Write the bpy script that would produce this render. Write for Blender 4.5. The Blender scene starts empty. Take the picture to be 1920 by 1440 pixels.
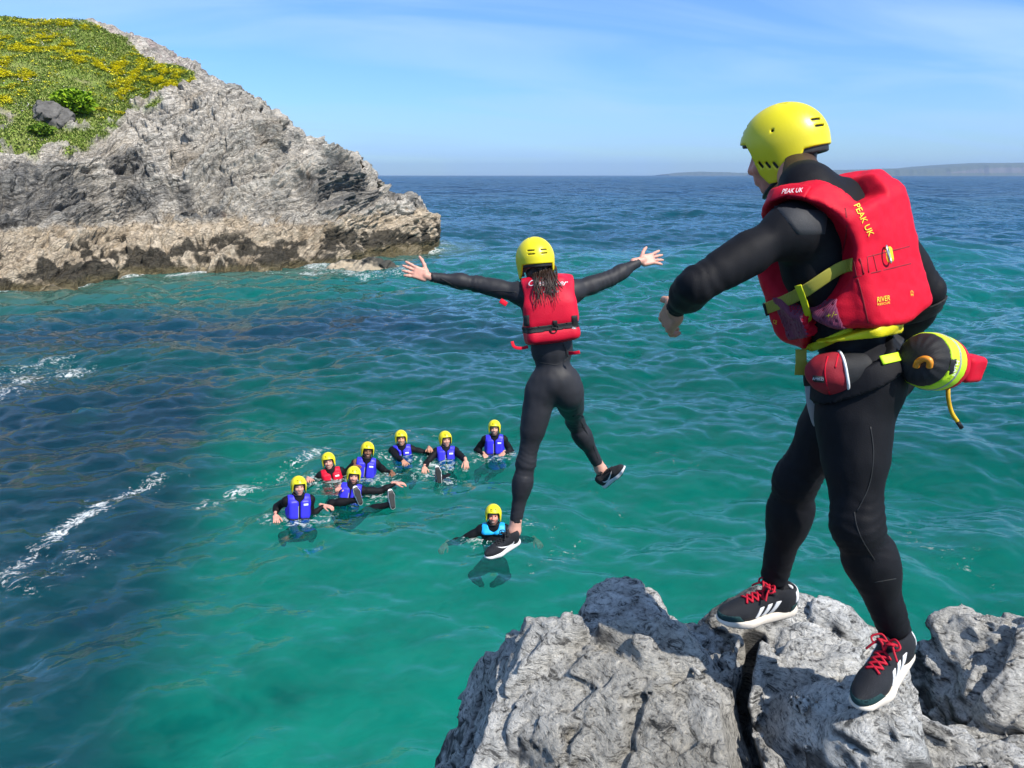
import bpy, bmesh, math, random
import numpy as np
from concurrent.futures import ThreadPoolExecutor
POOL = ThreadPoolExecutor(4)
from mathutils import Vector, Matrix

random.seed(7)
RNG = np.random.default_rng(7)
scene = bpy.context.scene
COL = scene.collection

# ------------------------------------------------------------------ camera
CAM_H, PITCH, FPX = 4.7, math.radians(15.2), 1440.0     # focal length in pixels of the 1920 px wide photograph
cam_data = bpy.data.cameras.new('camera')
cam = bpy.data.objects.new('camera', cam_data)
COL.objects.link(cam)
cam.location = (0, 0, CAM_H)
cam.rotation_euler = (math.radians(90) - PITCH, 0, 0)
cam_data.sensor_fit = 'HORIZONTAL'
cam_data.sensor_width = 36.0
cam_data.lens = 36.0 * FPX / 1920.0
cam_data.clip_start = 0.05
cam_data.clip_end = 60000
scene.camera = cam

# ------------------------------------------------------------------ sky and sun
SUN_EL, SUN_AZ = math.radians(49), math.radians(131)      # azimuth measured clockwise from the view direction (+Y)
SUN_DIR = np.array([math.cos(SUN_EL) * math.sin(SUN_AZ), math.cos(SUN_EL) * math.cos(SUN_AZ), math.sin(SUN_EL)])
world = bpy.data.worlds.new('World')
scene.world = world
world.use_nodes = True
wn, wl = world.node_tree.nodes, world.node_tree.links
wn.clear()
w_out = wn.new('ShaderNodeOutputWorld')
w_bg = wn.new('ShaderNodeBackground')
w_bg.inputs['Strength'].default_value = 0.135
sky = wn.new('ShaderNodeTexSky')
sky.sky_type = 'NISHITA'
sky.sun_disc = False
sky.sun_elevation = SUN_EL
sky.sun_rotation = SUN_AZ
sky.air_density = 1.0
sky.dust_density = 0.2
sky.ozone_density = 3.0
# thin cirrus veils, stretched along the horizon
w_tc = wn.new('ShaderNodeTexCoord')
w_sep = wn.new('ShaderNodeSeparateXYZ')
wl.new(w_tc.outputs['Generated'], w_sep.inputs[0])
def wmath(op, a, b=None, c=None, clamp=False):
    n = wn.new('ShaderNodeMath'); n.operation = op; n.use_clamp = clamp
    for i, v in enumerate((a, b, c)):
        if v is None: continue
        if isinstance(v, (int, float)): n.inputs[i].default_value = v
        else: wl.new(v, n.inputs[i])
    return n.outputs[0]
zz = wmath('MAXIMUM', w_sep.outputs['Z'], 0.02)
zp = wmath('ADD', zz, 0.12)
cx = wmath('DIVIDE', w_sep.outputs['X'], zp)
cy = wmath('DIVIDE', w_sep.outputs['Y'], zp)
w_cmb = wn.new('ShaderNodeCombineXYZ')
wl.new(wmath('ADD', wmath('MULTIPLY', cx, 0.55), wmath('MULTIPLY', cy, 0.12)), w_cmb.inputs[0])
wl.new(wmath('ADD', wmath('MULTIPLY', cy, 1.5), wmath('MULTIPLY', cx, -0.45)), w_cmb.inputs[1])
w_noise = wn.new('ShaderNodeTexNoise')
w_noise.inputs['Scale'].default_value = 0.8
w_noise.inputs['Detail'].default_value = 7
w_noise.inputs['Roughness'].default_value = 0.5
w_noise.inputs['Distortion'].default_value = 0.9
wl.new(w_cmb.outputs[0], w_noise.inputs['Vector'])
w_ramp = wn.new('ShaderNodeValToRGB')
w_ramp.color_ramp.elements[0].position = 0.42
w_ramp.color_ramp.elements[0].color = (0, 0, 0, 1)
w_ramp.color_ramp.elements[1].position = 0.78
w_ramp.color_ramp.elements[1].color = (1, 1, 1, 1)
wl.new(w_noise.outputs['Fac'], w_ramp.inputs[0])
veil = wmath('MULTIPLY', w_ramp.outputs[0], 0.68, clamp=True)
w_mix = wn.new('ShaderNodeMixRGB')
wl.new(veil, w_mix.inputs[0])
w_hsv = wn.new('ShaderNodeHueSaturation')
w_hsv.inputs['Saturation'].default_value = 1.15
wl.new(sky.outputs[0], w_hsv.inputs['Color'])
wl.new(w_hsv.outputs[0], w_mix.inputs[1])
w_mix.inputs[2].default_value = (5.6, 6.2, 6.6, 1)
w_tint = wn.new('ShaderNodeValToRGB')          # bluer, drier air towards the horizon
w_tint.color_ramp.elements[0].position = 0.0
w_tint.color_ramp.elements[0].color = (.40, .58, .93, 1)
w_tint.color_ramp.elements[1].position = 0.42
w_tint.color_ramp.elements[1].color = (.92, .95, 1, 1)
e_ = w_tint.color_ramp.elements.new(.12); e_.color = (.54, .71, .98, 1)
wl.new(wmath('MAXIMUM', w_sep.outputs['Z'], 0.0), w_tint.inputs[0])
w_mul = wn.new('ShaderNodeMixRGB'); w_mul.blend_type = 'MULTIPLY'; w_mul.inputs[0].default_value = 1
wl.new(w_mix.outputs[0], w_mul.inputs[1]); wl.new(w_tint.outputs[0], w_mul.inputs[2])
wl.new(w_mul.outputs[0], w_bg.inputs['Color'])
wl.new(w_bg.outputs[0], w_out.inputs['Surface'])

sun_data = bpy.data.lights.new('sun', 'SUN')
sun_data.energy = 4.7
sun_data.angle = math.radians(0.53)
sun_data.color = (1.0, 0.95, 0.87)
sun = bpy.data.objects.new('sun', sun_data)
COL.objects.link(sun)
sun.rotation_euler = Vector(-SUN_DIR).to_track_quat('-Z', 'Y').to_euler()

scene.view_settings.view_transform = 'Standard'
scene.view_settings.look = 'None'
scene.view_settings.exposure = 0.48
scene.view_settings.gamma = 1.0
scene.view_settings.use_curve_mapping = False
scene.render.engine = 'CYCLES'
scene.cycles.use_denoising = True
scene.cycles.max_bounces = 6
scene.cycles.transparent_max_bounces = 10
scene.cycles.caustics_reflective = False
scene.cycles.caustics_refractive = False
# ------------------------------------------------------------------ helpers: pixels of the photograph to points of the place
CP, SP = math.cos(PITCH), math.sin(PITCH)
CAM = np.array([0, 0, CAM_H])
def ray(px, py):
    u, v = (px - 960) / FPX, (py - 720) / FPX
    return np.array([u, CP - v * SP, -SP - v * CP])
def W(px, py, Y):
    """the point seen at (px, py) that lies Y metres ahead of the camera"""
    r = ray(px, py)
    return CAM + r * (Y / r[1])
def on_water(px, py, z=0.0):
    r = ray(px, py)
    return CAM + r * ((z - CAM_H) / r[2])

def unit(v):
    v = np.asarray(v, float)
    return v / np.linalg.norm(v)

# ------------------------------------------------------------------ numeric noise
def spread(fn, P, *args, part=50000, least=120000):
    """run a per-point function over slices on several threads"""
    if len(P) < least: return fn(P, *args)
    r = list(POOL.map(lambda i: fn(P[i:i + part], *args), range(0, len(P), part)))
    if isinstance(r[0], tuple): return tuple(np.concatenate(c) for c in zip(*r))
    return np.concatenate(r)
def _hash(ix, iy, iz, seed):
    h = ix * np.uint32(374761393) + iy * np.uint32(668265263) + iz * np.uint32(2147483647) + np.uint32(seed * 974711 & 0xFFFFFFFF)
    h = (h ^ (h >> np.uint32(13))) * np.uint32(1274126177)
    h = (h ^ (h >> np.uint32(16))) * np.uint32(2246822519)
    return h ^ (h >> np.uint32(15))
def _noise3(P, seed):
    P = P.astype(np.float32)
    I = np.floor(P); F = P - I
    I = I.astype(np.int32).astype(np.uint32)
    U = F * F * F * (F * (F * 6 - 15) + 10)
    W_ = (1 - U, U)
    out = np.zeros(len(P), np.float32)
    one = np.uint32(1)
    X = (I[:, 0], I[:, 0] + one); Y = (I[:, 1], I[:, 1] + one); Z = (I[:, 2], I[:, 2] + one)
    k = np.float32(1 / 511.5)
    for dx in (0, 1):
        fx = F[:, 0] - dx
        for dy in (0, 1):
            wxy = W_[dx][:, 0] * W_[dy][:, 1]; fy = F[:, 1] - dy
            for dz in (0, 1):
                h = _hash(X[dx], Y[dy], Z[dz], seed)
                g = ((h & 1023).astype(np.float32) * k - 1) * fx
                g += (((h >> np.uint32(10)) & 1023).astype(np.float32) * k - 1) * fy
                g += (((h >> np.uint32(20)) & 1023).astype(np.float32) * k - 1) * (F[:, 2] - dz)
                out += wxy * W_[dz][:, 2] * g
    return out.astype(float) * 1.4
def noise3(P, seed=0):
    """gradient noise, about -1..1"""
    return spread(_noise3, np.asarray(P, float), seed)
def fbm(P, octaves=4, seed=0, gain=0.5, lac=2.03, ridged=False):
    P = np.asarray(P, float)
    a, s, tot = 1.0, 0.0, 0.0
    for o in range(octaves):
        n = noise3(P + 17.3 * o, seed + o)
        if ridged: n = 1 - 2 * np.abs(n)
        s = s + a * n; tot += a
        a *= gain; P = P * lac
    return s / tot
def _worley(P, seed, jit):
    P = P.astype(np.float32)
    I = np.floor(P - np.float32(.5)).astype(np.int32)
    f1 = np.full(len(P), 9.0, np.float32); f2 = f1.copy(); cid = np.zeros(len(P), np.float32)
    k = np.float32(jit / 1023)
    for dx in (0, 1):
        for dy in (0, 1):
            for dz in (0, 1):
                cx, cy, cz = I[:, 0] + dx, I[:, 1] + dy, I[:, 2] + dz
                h = _hash(cx.astype(np.uint32), cy.astype(np.uint32), cz.astype(np.uint32), seed)
                o = np.float32(.5 - jit / 2)
                d = np.sqrt((cx + o + (h & 1023) * k - P[:, 0]) ** 2 + (cy + o + ((h >> np.uint32(10)) & 1023) * k - P[:, 1]) ** 2 + (cz + o + ((h >> np.uint32(20)) & 1023) * k - P[:, 2]) ** 2).astype(np.float32)
                n = d < f1
                f2 = np.where(n, f1, np.minimum(f2, d))
                cid = np.where(n, (h % np.uint32(9973)).astype(np.float32) / np.float32(9973), cid)
                f1 = np.where(n, d, f1)
    return f1.astype(float), f2.astype(float), cid.astype(float)
def worley(P, seed=0, jit=0.85):
    """distances to the nearest and second nearest cell point, and an id value of the nearest"""
    return spread(_worley, np.asarray(P, float), seed, jit)
def smooth(a, b, x):
    t = np.clip((x - a) / (b - a), 0, 1)
    return t * t * (3 - 2 * t)
def lerp(a, b, t): return a + (b - a) * t
def mixc(A, B, t):
    return A + (np.asarray(B, float) - A) * np.asarray(t)[:, None]

# ------------------------------------------------------------------ objects
def tag(o, label=None, cat=None, group=None, kind=None):
    if label: o['label'] = label
    if cat: o['category'] = cat
    if group: o['group'] = group
    if kind: o['kind'] = kind
    return o
def empty(name, loc, label, cat, group=None):
    o = bpy.data.objects.new(name, None)
    o.empty_display_size = 0.1
    COL.objects.link(o)
    o.location = loc
    return tag(o, label, cat, group)
def mesh_from(name, V, F, mat=None, smooth_shade=True):
    V = np.asarray(V, np.float32); F = np.asarray(F, np.int32)
    me = bpy.data.meshes.new(name)
    n = F.shape[1]
    me.vertices.add(len(V)); me.vertices.foreach_set('co', V.ravel())
    me.loops.add(F.size); me.loops.foreach_set('vertex_index', F.ravel())
    me.polygons.add(len(F))
    me.polygons.foreach_set('loop_start', np.arange(0, F.size, n, dtype=np.int32))
    me.polygons.foreach_set('use_smooth', np.full(len(F), smooth_shade, dtype=bool))
    me.update(calc_edges=True)
    if mat: me.materials.append(mat)
    return me
def set_color(me, C, name='col'):
    a = me.color_attributes.new(name, 'FLOAT_COLOR', 'POINT')
    C = np.asarray(C, np.float32)
    if C.shape[1] == 3: C = np.concatenate([C, np.ones((len(C), 1), np.float32)], 1)
    a.data.foreach_set('color', np.ascontiguousarray(C).ravel())
def set_float(me, A, name):
    a = me.attributes.new(name, 'FLOAT', 'POINT')
    a.data.foreach_set('value', np.asarray(A, np.float32))
def obj(name, me, parent=None, mat=None):
    """link a mesh as one object; the mesh is in world coordinates, so a parent's place is taken off"""
    if mat is not None and not me.materials: me.materials.append(mat)
    o = bpy.data.objects.new(name, me)
    COL.objects.link(o)
    if parent is not None:
        o.parent = parent
        m = Matrix.Identity(4)
        p = parent
        while p is not None:
            m = m @ Matrix.Translation(-p.location) if p.type == 'EMPTY' else m
            p = p.parent
        o.location = m.translation
    return o
def sub(name, me, parent, mat=None):
    """a sub-part under a part whose own location already takes the thing's place off"""
    if mat is not None and not me.materials: me.materials.append(mat)
    o = bpy.data.objects.new(name, me)
    COL.objects.link(o)
    o.parent = parent
    return o
def join(parts):
    Vs, Fs, n = [], [], 0
    for V, F in parts:
        F = np.asarray(F)
        if F.shape[1] == 3: F = np.concatenate([F, F[:, 2:3]], 1)
        Vs.append(V); Fs.append(F + n); n += len(V)
    return np.concatenate(Vs), np.concatenate(Fs)

# ------------------------------------------------------------------ materials
class NT:
    def __init__(self, name):
        self.m = bpy.data.materials.new(name); self.m.use_nodes = True
        self.n, self.l = self.m.node_tree.nodes, self.m.node_tree.links
        self.n.clear()
        self.out = self.n.new('ShaderNodeOutputMaterial')
    def new(self, t, **kw):
        n = self.n.new(t)
        for k, v in kw.items():
            if k in n.inputs: self.put(n.inputs[k], v)
            else: setattr(n, k, v)
        return n
    def put(self, sock, v):
        if hasattr(v, 'is_output'): self.l.new(v, sock)
        else:
            if isinstance(v, tuple) and len(v) == 3 and sock.type == 'RGBA': v = v + (1,)
            sock.default_value = v
    def math(self, op, a, b=None, clamp=False):
        n = self.n.new('ShaderNodeMath'); n.operation = op; n.use_clamp = clamp
        self.put(n.inputs[0], a)
        if b is not None: self.put(n.inputs[1], b)
        return n.outputs[0]
    def mix(self, f, a, b, mode='MIX'):
        n = self.n.new('ShaderNodeMixRGB'); n.blend_type = mode
        self.put(n.inputs[0], f); self.put(n.inputs[1], a); self.put(n.inputs[2], b)
        return n.outputs[0]
    def pos(self):
        return self.n.new('ShaderNodeNewGeometry').outputs['Position']
    def objco(self):
        return self.n.new('ShaderNodeTexCoord').outputs['Object']
    def noise(self, vec, scale, detail=4, rough=0.55, dist=0.0):
        n = self.new('ShaderNodeTexNoise', Vector=vec, Scale=scale, Detail=detail, Roughness=rough, Distortion=dist)
        return n.outputs['Fac']
    def ramp(self, f, stops):
        n = self.n.new('ShaderNodeValToRGB')
        r = n.color_ramp
        while len(r.elements) < len(stops): r.elements.new(0.5)
        for e, (p, c) in zip(r.elements, stops):
            e.position = p
            e.color = (c, c, c, 1) if isinstance(c, (int, float)) else tuple(c) + (1,)
        self.put(n.inputs[0], f)
        return n.outputs[0]
    def mapping(self, vec, scale=(1, 1, 1), rot=(0, 0, 0)):
        n = self.new('ShaderNodeMapping'); self.put(n.inputs['Vector'], vec)
        n.inputs['Scale'].default_value = scale; n.inputs['Rotation'].default_value = rot
        return n.outputs[0]
    def bump(self, h, strength=0.5, dist=0.01, normal=None):
        n = self.new('ShaderNodeBump', Strength=strength, Distance=dist, Height=h)
        if normal is not None: self.put(n.inputs['Normal'], normal)
        return n.outputs[0]
    def bsdf(self, **kw):
        b = self.n.new('ShaderNodeBsdfPrincipled')
        for k, v in kw.items(): self.put(b.inputs[k.replace('_', ' ')], v)
        self.l.new(b.outputs[0], self.out.inputs['Surface'])
        return b
    def attr(self, name, out='Color'):
        n = self.n.new('ShaderNodeAttribute'); n.attribute_name = name
        return n.outputs[out]

def cloth(name, color, rough=0.6, var=0.12, bump=0.25, scale=60, spec=0.4, weave=None):
    t = NT(name)
    p = t.objco()
    n1 = t.noise(p, scale * 0.15, 5)
    n2 = t.noise(p, scale * 8, 3)
    c = t.mix(1.0, color, t.ramp(n1, [(0.3, 1 - var), (0.7, 1 + var)]), 'MULTIPLY')
    h = n2
    if weave:
        w = t.new('ShaderNodeTexWave', Vector=t.mapping(p, (1, 1, 1), (0.4, 0.3, 0.2)), Scale=weave, Distortion=1.0)
        h = t.math('ADD', n2, w.outputs['Fac'])
    b = t.bsdf(Base_Color=c, Roughness=t.math('ADD', rough - 0.08, t.math('MULTIPLY', n1, 0.16)), Normal=t.bump(h, bump, 0.002))
    b.inputs['Specular IOR Level'].default_value = spec
    return t.m
def plain(name, color, rough=0.5, metallic=0.0, spec=0.5):
    t = NT(name)
    n = t.noise(t.objco(), 40, 3)
    c = t.mix(1.0, color, t.ramp(n, [(0.3, 0.9), (0.7, 1.08)]), 'MULTIPLY')
    b = t.bsdf(Base_Color=c, Roughness=rough, Metallic=metallic)
    b.inputs['Specular IOR Level'].default_value = spec
    return t.m

# ------------------------------------------------------------------ signed-distance modelling (bodies, clothing, rocks), meshed by surface nets
def smin(a, b, k):
    if k <= 0: return np.minimum(a, b)
    h = np.maximum(k - np.abs(a - b), 0) / k
    return np.minimum(a, b) - h * h * k * 0.25
def smax(a, b, k): return -smin(-a, -b, k)
class Prim:
    def __init__(self, f, c, R): self.f, self.c, self.R = f, np.asarray(c, float), R
    def __call__(self, P): return self.f(P)
def cone(a, b, r1, r2):
    """a tapered capsule"""
    a, b = np.asarray(a, float), np.asarray(b, float)
    ba = b - a; l2 = ba @ ba
    def f(P):
        t = np.clip((P - a) @ ba / l2, 0, 1)
        return np.linalg.norm(P - a - t[:, None] * ba, axis=1) - (r1 + (r2 - r1) * t)
    return Prim(f, (a + b) / 2, math.sqrt(l2) / 2 + max(r1, r2))
def ell(c, r, R=None):
    """an ellipsoid; the rows of R are its axes"""
    c, r = np.asarray(c, float), np.asarray(r, float)
    def f(P):
        q = P - c
        if R is not None: q = q @ np.asarray(R).T
        k0 = np.linalg.norm(q / r, axis=1); k1 = np.linalg.norm(q / (r * r), axis=1) + 1e-9
        return k0 * (k0 - 1) / k1
    return Prim(f, c, r.max())
def box(c, h, R=None, rad=0.01):
    c, h = np.asarray(c, float), np.asarray(h, float) - rad
    def f(P):
        q = P - c
        if R is not None: q = q @ np.asarray(R).T
        q = np.abs(q) - h
        return np.linalg.norm(np.maximum(q, 0), axis=1) + np.minimum(q.max(1), 0) - rad
    return Prim(f, c, np.linalg.norm(h) + rad)
class Union:
    def __init__(self, prims, k=0.03, margin=0.15): self.p, self.k, self.m = list(prims), k, margin
    def __call__(self, P):
        d = np.full(len(P), 1.0)
        for p in self.p:
            q = P - p.c
            i = np.nonzero(np.einsum('ij,ij->i', q, q) < (p.R + self.m) ** 2)[0]
            if len(i): d[i] = smin(d[i], p(P[i]), self.k)
        return d
    def bounds(self):
        lo = np.min([p.c - p.R for p in self.p], 0); hi = np.max([p.c + p.R for p in self.p], 0)
        return lo, hi
def nets(f, lo, hi, h, B=8):
    """mesh the zero set of f inside the box lo..hi at spacing h"""
    lo, hi = np.asarray(lo, float) - 2 * h, np.asarray(hi, float) + 2 * h
    nb = np.maximum(np.ceil((hi - lo) / (h * B)).astype(int), 1)
    n = nb * B + 1
    G = np.ones(n, np.float32)
    bi = np.stack(np.meshgrid(*[np.arange(k) for k in nb], indexing='ij'), -1).reshape(-1, 3)
    bc = lo + (bi + 0.5) * h * B
    dc = spread(f, bc, part=6000, least=12000)
    act = np.abs(dc) < h * B * 1.05
    for i, d in zip(bi[~act], dc[~act]):
        if d < 0: G[i[0]*B:i[0]*B+B+1, i[1]*B:i[1]*B+B+1, i[2]*B:i[2]*B+B+1] = -1
    off = np.stack(np.meshgrid(*[np.arange(B + 1)] * 3, indexing='ij'), -1).reshape(-1, 3)
    A = bi[act]
    step = max(1, 40000 // len(off))
    def fill(s):
        idx = (A[s:s + step][:, None, :] * B + off[None]).reshape(-1, 3)
        G[idx[:, 0], idx[:, 1], idx[:, 2]] = f(lo + idx * h)
    list(POOL.map(fill, range(0, len(A), step)))
    S = G < 0
    cnt = np.zeros(n - 1, np.int8)
    for a in (0, 1):
        for b in (0, 1):
            for c in (0, 1):
                cnt += S[a:n[0]-1+a, b:n[1]-1+b, c:n[2]-1+c]
    cells = np.argwhere((cnt > 0) & (cnt < 8))
    if len(cells) == 0: return np.zeros((0, 3)), np.zeros((0, 4), int)
    idm = np.full(n - 1, -1, np.int32)
    idm[cells[:, 0], cells[:, 1], cells[:, 2]] = np.arange(len(cells))
    acc = np.zeros((len(cells), 3)); num = np.zeros(len(cells))
    cor = [(a, b, c) for a in (0, 1) for b in (0, 1) for c in (0, 1)]
    val = {c: G[cells[:, 0] + c[0], cells[:, 1] + c[1], cells[:, 2] + c[2]].astype(float) for c in cor}
    for a in cor:
        for ax in range(3):
            if a[ax]: continue
            b = list(a); b[ax] = 1; b = tuple(b)
            va, vb = val[a], val[b]
            m = (va < 0) != (vb < 0)
            t = va[m] / (va[m] - vb[m])
            p = np.tile(np.array(a, float), (len(t), 1)); p[:, ax] = t
            acc[m] += p; num[m] += 1
    V = lo + (cells + acc / num[:, None]) * h
    Fs = []
    for ax in range(3):
        o1, o2 = [(1, 2), (2, 0), (0, 1)][ax]
        sl0 = [slice(None)] * 3; sl1 = [slice(None)] * 3
        sl0[ax] = slice(0, n[ax] - 1); sl1[ax] = slice(1, n[ax])
        e = S[tuple(sl0)] != S[tuple(sl1)]
        E = np.argwhere(e)
        ok = (E[:, o1] > 0) & (E[:, o2] > 0) & (E[:, o1] < n[o1] - 1) & (E[:, o2] < n[o2] - 1)
        E = E[ok]
        if not len(E): continue
        ins = S[E[:, 0], E[:, 1], E[:, 2]]
        def cell(d1, d2):
            q = E.copy(); q[:, o1] -= d1; q[:, o2] -= d2
            return idm[q[:, 0], q[:, 1], q[:, 2]]
        Q = np.stack([cell(1, 1), cell(0, 1), cell(0, 0), cell(1, 0)], 1)
        Q[~ins] = Q[~ins][:, ::-1]
        Fs.append(Q)
    F = np.concatenate(Fs)
    F = F[(F >= 0).all(1)]
    return V, F
def grad(f, P, e=0.002):
    g = np.stack([f(P + np.eye(3)[i] * e) - f(P - np.eye(3)[i] * e) for i in range(3)], 1)
    return g / (np.linalg.norm(g, axis=1)[:, None] + 1e-9)
def settle(f, V, it=1, e=0.002, most=0.02):
    """pull mesh points exactly onto the surface, so that shading is clean"""
    def one(Q): return Q - grad(f, Q, e) * np.clip(f(Q), -most, most)[:, None]
    for _ in range(it): V = spread(one, V, part=8000, least=16000)
    return V
def sdf_mesh(name, f, lo, hi, h, mat=None, fix=1):
    V, F = nets(f, lo, hi, h)
    if len(V) and fix: V = settle(f, V, fix, most=h)
    return mesh_from(name, V, F, mat)
def hit(f, pix, near, far=None, step=0.004, n=400):
    """points where the sight lines through pixels meet the surface of f, from distance `near` on"""
    pix = np.asarray(pix, float)
    D = np.array([unit(ray(x, y)) for x, y in pix])
    T = np.full(len(D), float(near)); done = np.zeros(len(D), bool); best = np.full(len(D), 9.0); bT = T.copy()
    for _ in range(n):
        i = np.nonzero(~done)[0]
        if not len(i): break
        d = f(CAM + D[i] * T[i, None])
        b = d < best[i]; best[i] = np.where(b, d, best[i]); bT[i] = np.where(b, T[i], bT[i])
        done[i] = d < 0.0005
        T[i] = np.where(d < 0.0005, T[i], T[i] + np.clip(d * 0.75, 0.0005, 0.15))
        if (T[i] > near + 2.5).all(): break
    T = np.where(done, T, bT)
    return CAM + D * T[:, None], done | (best < .03)

# ------------------------------------------------------------------ simple mesh pieces
def tube(path, r, n=8, caps=True):
    P = np.asarray(path, float); m = len(P)
    R = np.full(m, r, float) if np.isscalar(r) else np.asarray(r, float)
    T = np.gradient(P, axis=0); T /= np.linalg.norm(T, axis=1)[:, None] + 1e-12
    up = np.array([0, 0, 1.0]) if abs(T[0, 2]) < 0.9 else np.array([1.0, 0, 0])
    V = []
    u = np.cross(T[0], up); u /= np.linalg.norm(u)
    for i in range(m):
        u = u - T[i] * (u @ T[i]); u /= np.linalg.norm(u)
        w = np.cross(T[i], u)
        a = np.arange(n) * 2 * np.pi / n
        V.append(P[i] + R[i] * (np.cos(a)[:, None] * u + np.sin(a)[:, None] * w))
    V = np.concatenate(V)
    F = []
    for i in range(m - 1):
        for j in range(n):
            k = (j + 1) % n
            F.append((i * n + j, i * n + k, (i + 1) * n + k, (i + 1) * n + j))
    if caps:
        V = np.concatenate([V, P[:1], P[-1:]])
        a, b = m * n, m * n + 1
        for j in range(n):
            k = (j + 1) % n
            F.append((a, k, j, j)); F.append((b, (m - 1) * n + j, (m - 1) * n + k, (m - 1) * n + k))
    return V, np.array(F)
def catmull(P, n=8, closed=False):
    P = np.asarray(P, float)
    out = []
    m = len(P)
    for i in range(m if closed else m - 1):
        if closed: p0, p1, p2, p3 = P[(i - 1) % m], P[i], P[(i + 1) % m], P[(i + 2) % m]
        else: p0, p1, p2, p3 = P[max(i - 1, 0)], P[i], P[i + 1], P[min(i + 2, m - 1)]
        for t in np.arange(n) / n:
            out.append(0.5 * (2 * p1 + (p2 - p0) * t + (2 * p0 - 5 * p1 + 4 * p2 - p3) * t * t + (3 * p1 - p0 - 3 * p2 + p3) * t ** 3))
    if not closed: out.append(P[-1])
    return np.array(out)
def ribbon(C, N, w, t):
    """a flat strap along points C lying on a surface with normals N, width w, thickness t"""
    C, N = np.asarray(C, float), np.asarray(N, float)
    m = len(C)
    T = np.gradient(C, axis=0); T /= np.linalg.norm(T, axis=1)[:, None] + 1e-12
    S = np.cross(T, N); S /= np.linalg.norm(S, axis=1)[:, None] + 1e-12
    ww = (np.full(m, w) if np.isscalar(w) else np.asarray(w))[:, None]
    prof = [(-.5, -.5), (-.5, .7), (-.42, 1), (.42, 1), (.5, .7), (.5, -.5)]
    V = np.stack([C + S * ww * a + N * t * b for a, b in prof], 1).reshape(-1, 3)
    k = len(prof); F = []
    for i in range(m - 1):
        for j in range(k):
            q = (j + 1) % k
            F.append((i * k + j, (i + 1) * k + j, (i + 1) * k + q, i * k + q))
    for i, s in ((0, 1), (m - 1, -1)):
        a = [i * k + j for j in range(k)][::s]
        F += [(a[0], a[1], a[2], a[3]), (a[0], a[3], a[4], a[5])]
    return V, np.array(F)
# ------------------------------------------------------------------ the headland across the cove
PX = np.array([-330, -200, -60, 0, 100, 160, 240, 300, 360, 440, 490, 520, 550, 600, 640, 690, 735, 770, 805, 818.])
WAT = np.array([592, 575, 558, 551, 541, 530, 513, 513, 511, 508, 506, 504, 501, 497, 489, 474, 467, 464, 459, 456.])   # waterline
LED = np.array([440, 440, 435, 432, 428, 424, 418, 418, 416, 408, 405, 403, 400, 396, 393, 388, 384, 384, 402, 412.])   # top of the pale ledge
MID = np.array([330, 330, 335, 340, 345, 340, 320, 300, 285, 275, 282, 296, 312, 310, 318, 346, 396, 380, 399, 410.])
EDG = np.array([262, 262, 268, 270, 262, 250, 225, 200, 185, 180, 205, 249, 296, 288, 304, 338, 392, 374, 398, 409.])   # top of the bare cliff
CRE = np.array([20, 22, 26, 30, 40, 38, 62, 112, 142, 172, 198, 246, 291, 277, 298, 334, 389, 370, 395, 408.])          # skyline
dL = np.array([3, 3, 3.2, 3.4, 3.6, 3.8, 3.6, 3.6, 3.8, 3.8, 3.6, 3.5, 3.4, 3.2, 3.0, 2.2, 1.6, 1.2, .9, .7])
dM = np.array([6, 6, 6, 6, 6.2, 6.5, 6.5, 6.5, 6.5, 6.2, 6, 5.6, 5.2, 4.8, 4.4, 3.6, 2.2, 1.9, 1.3, 1.0])
dE = np.array([9, 9, 9, 9, 9.5, 10, 10, 10.5, 10.5, 9.5, 8.5, 7.2, 6.2, 6, 5.6, 4.6, 2.7, 2.3, 1.7, 1.3])
dC = np.array([36, 34, 30, 29, 27, 26, 22, 18, 14.5, 12, 10.5, 9, 7, 7, 6.6, 5.6, 3.2, 2.8, 2.2, 1.7])
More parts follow.
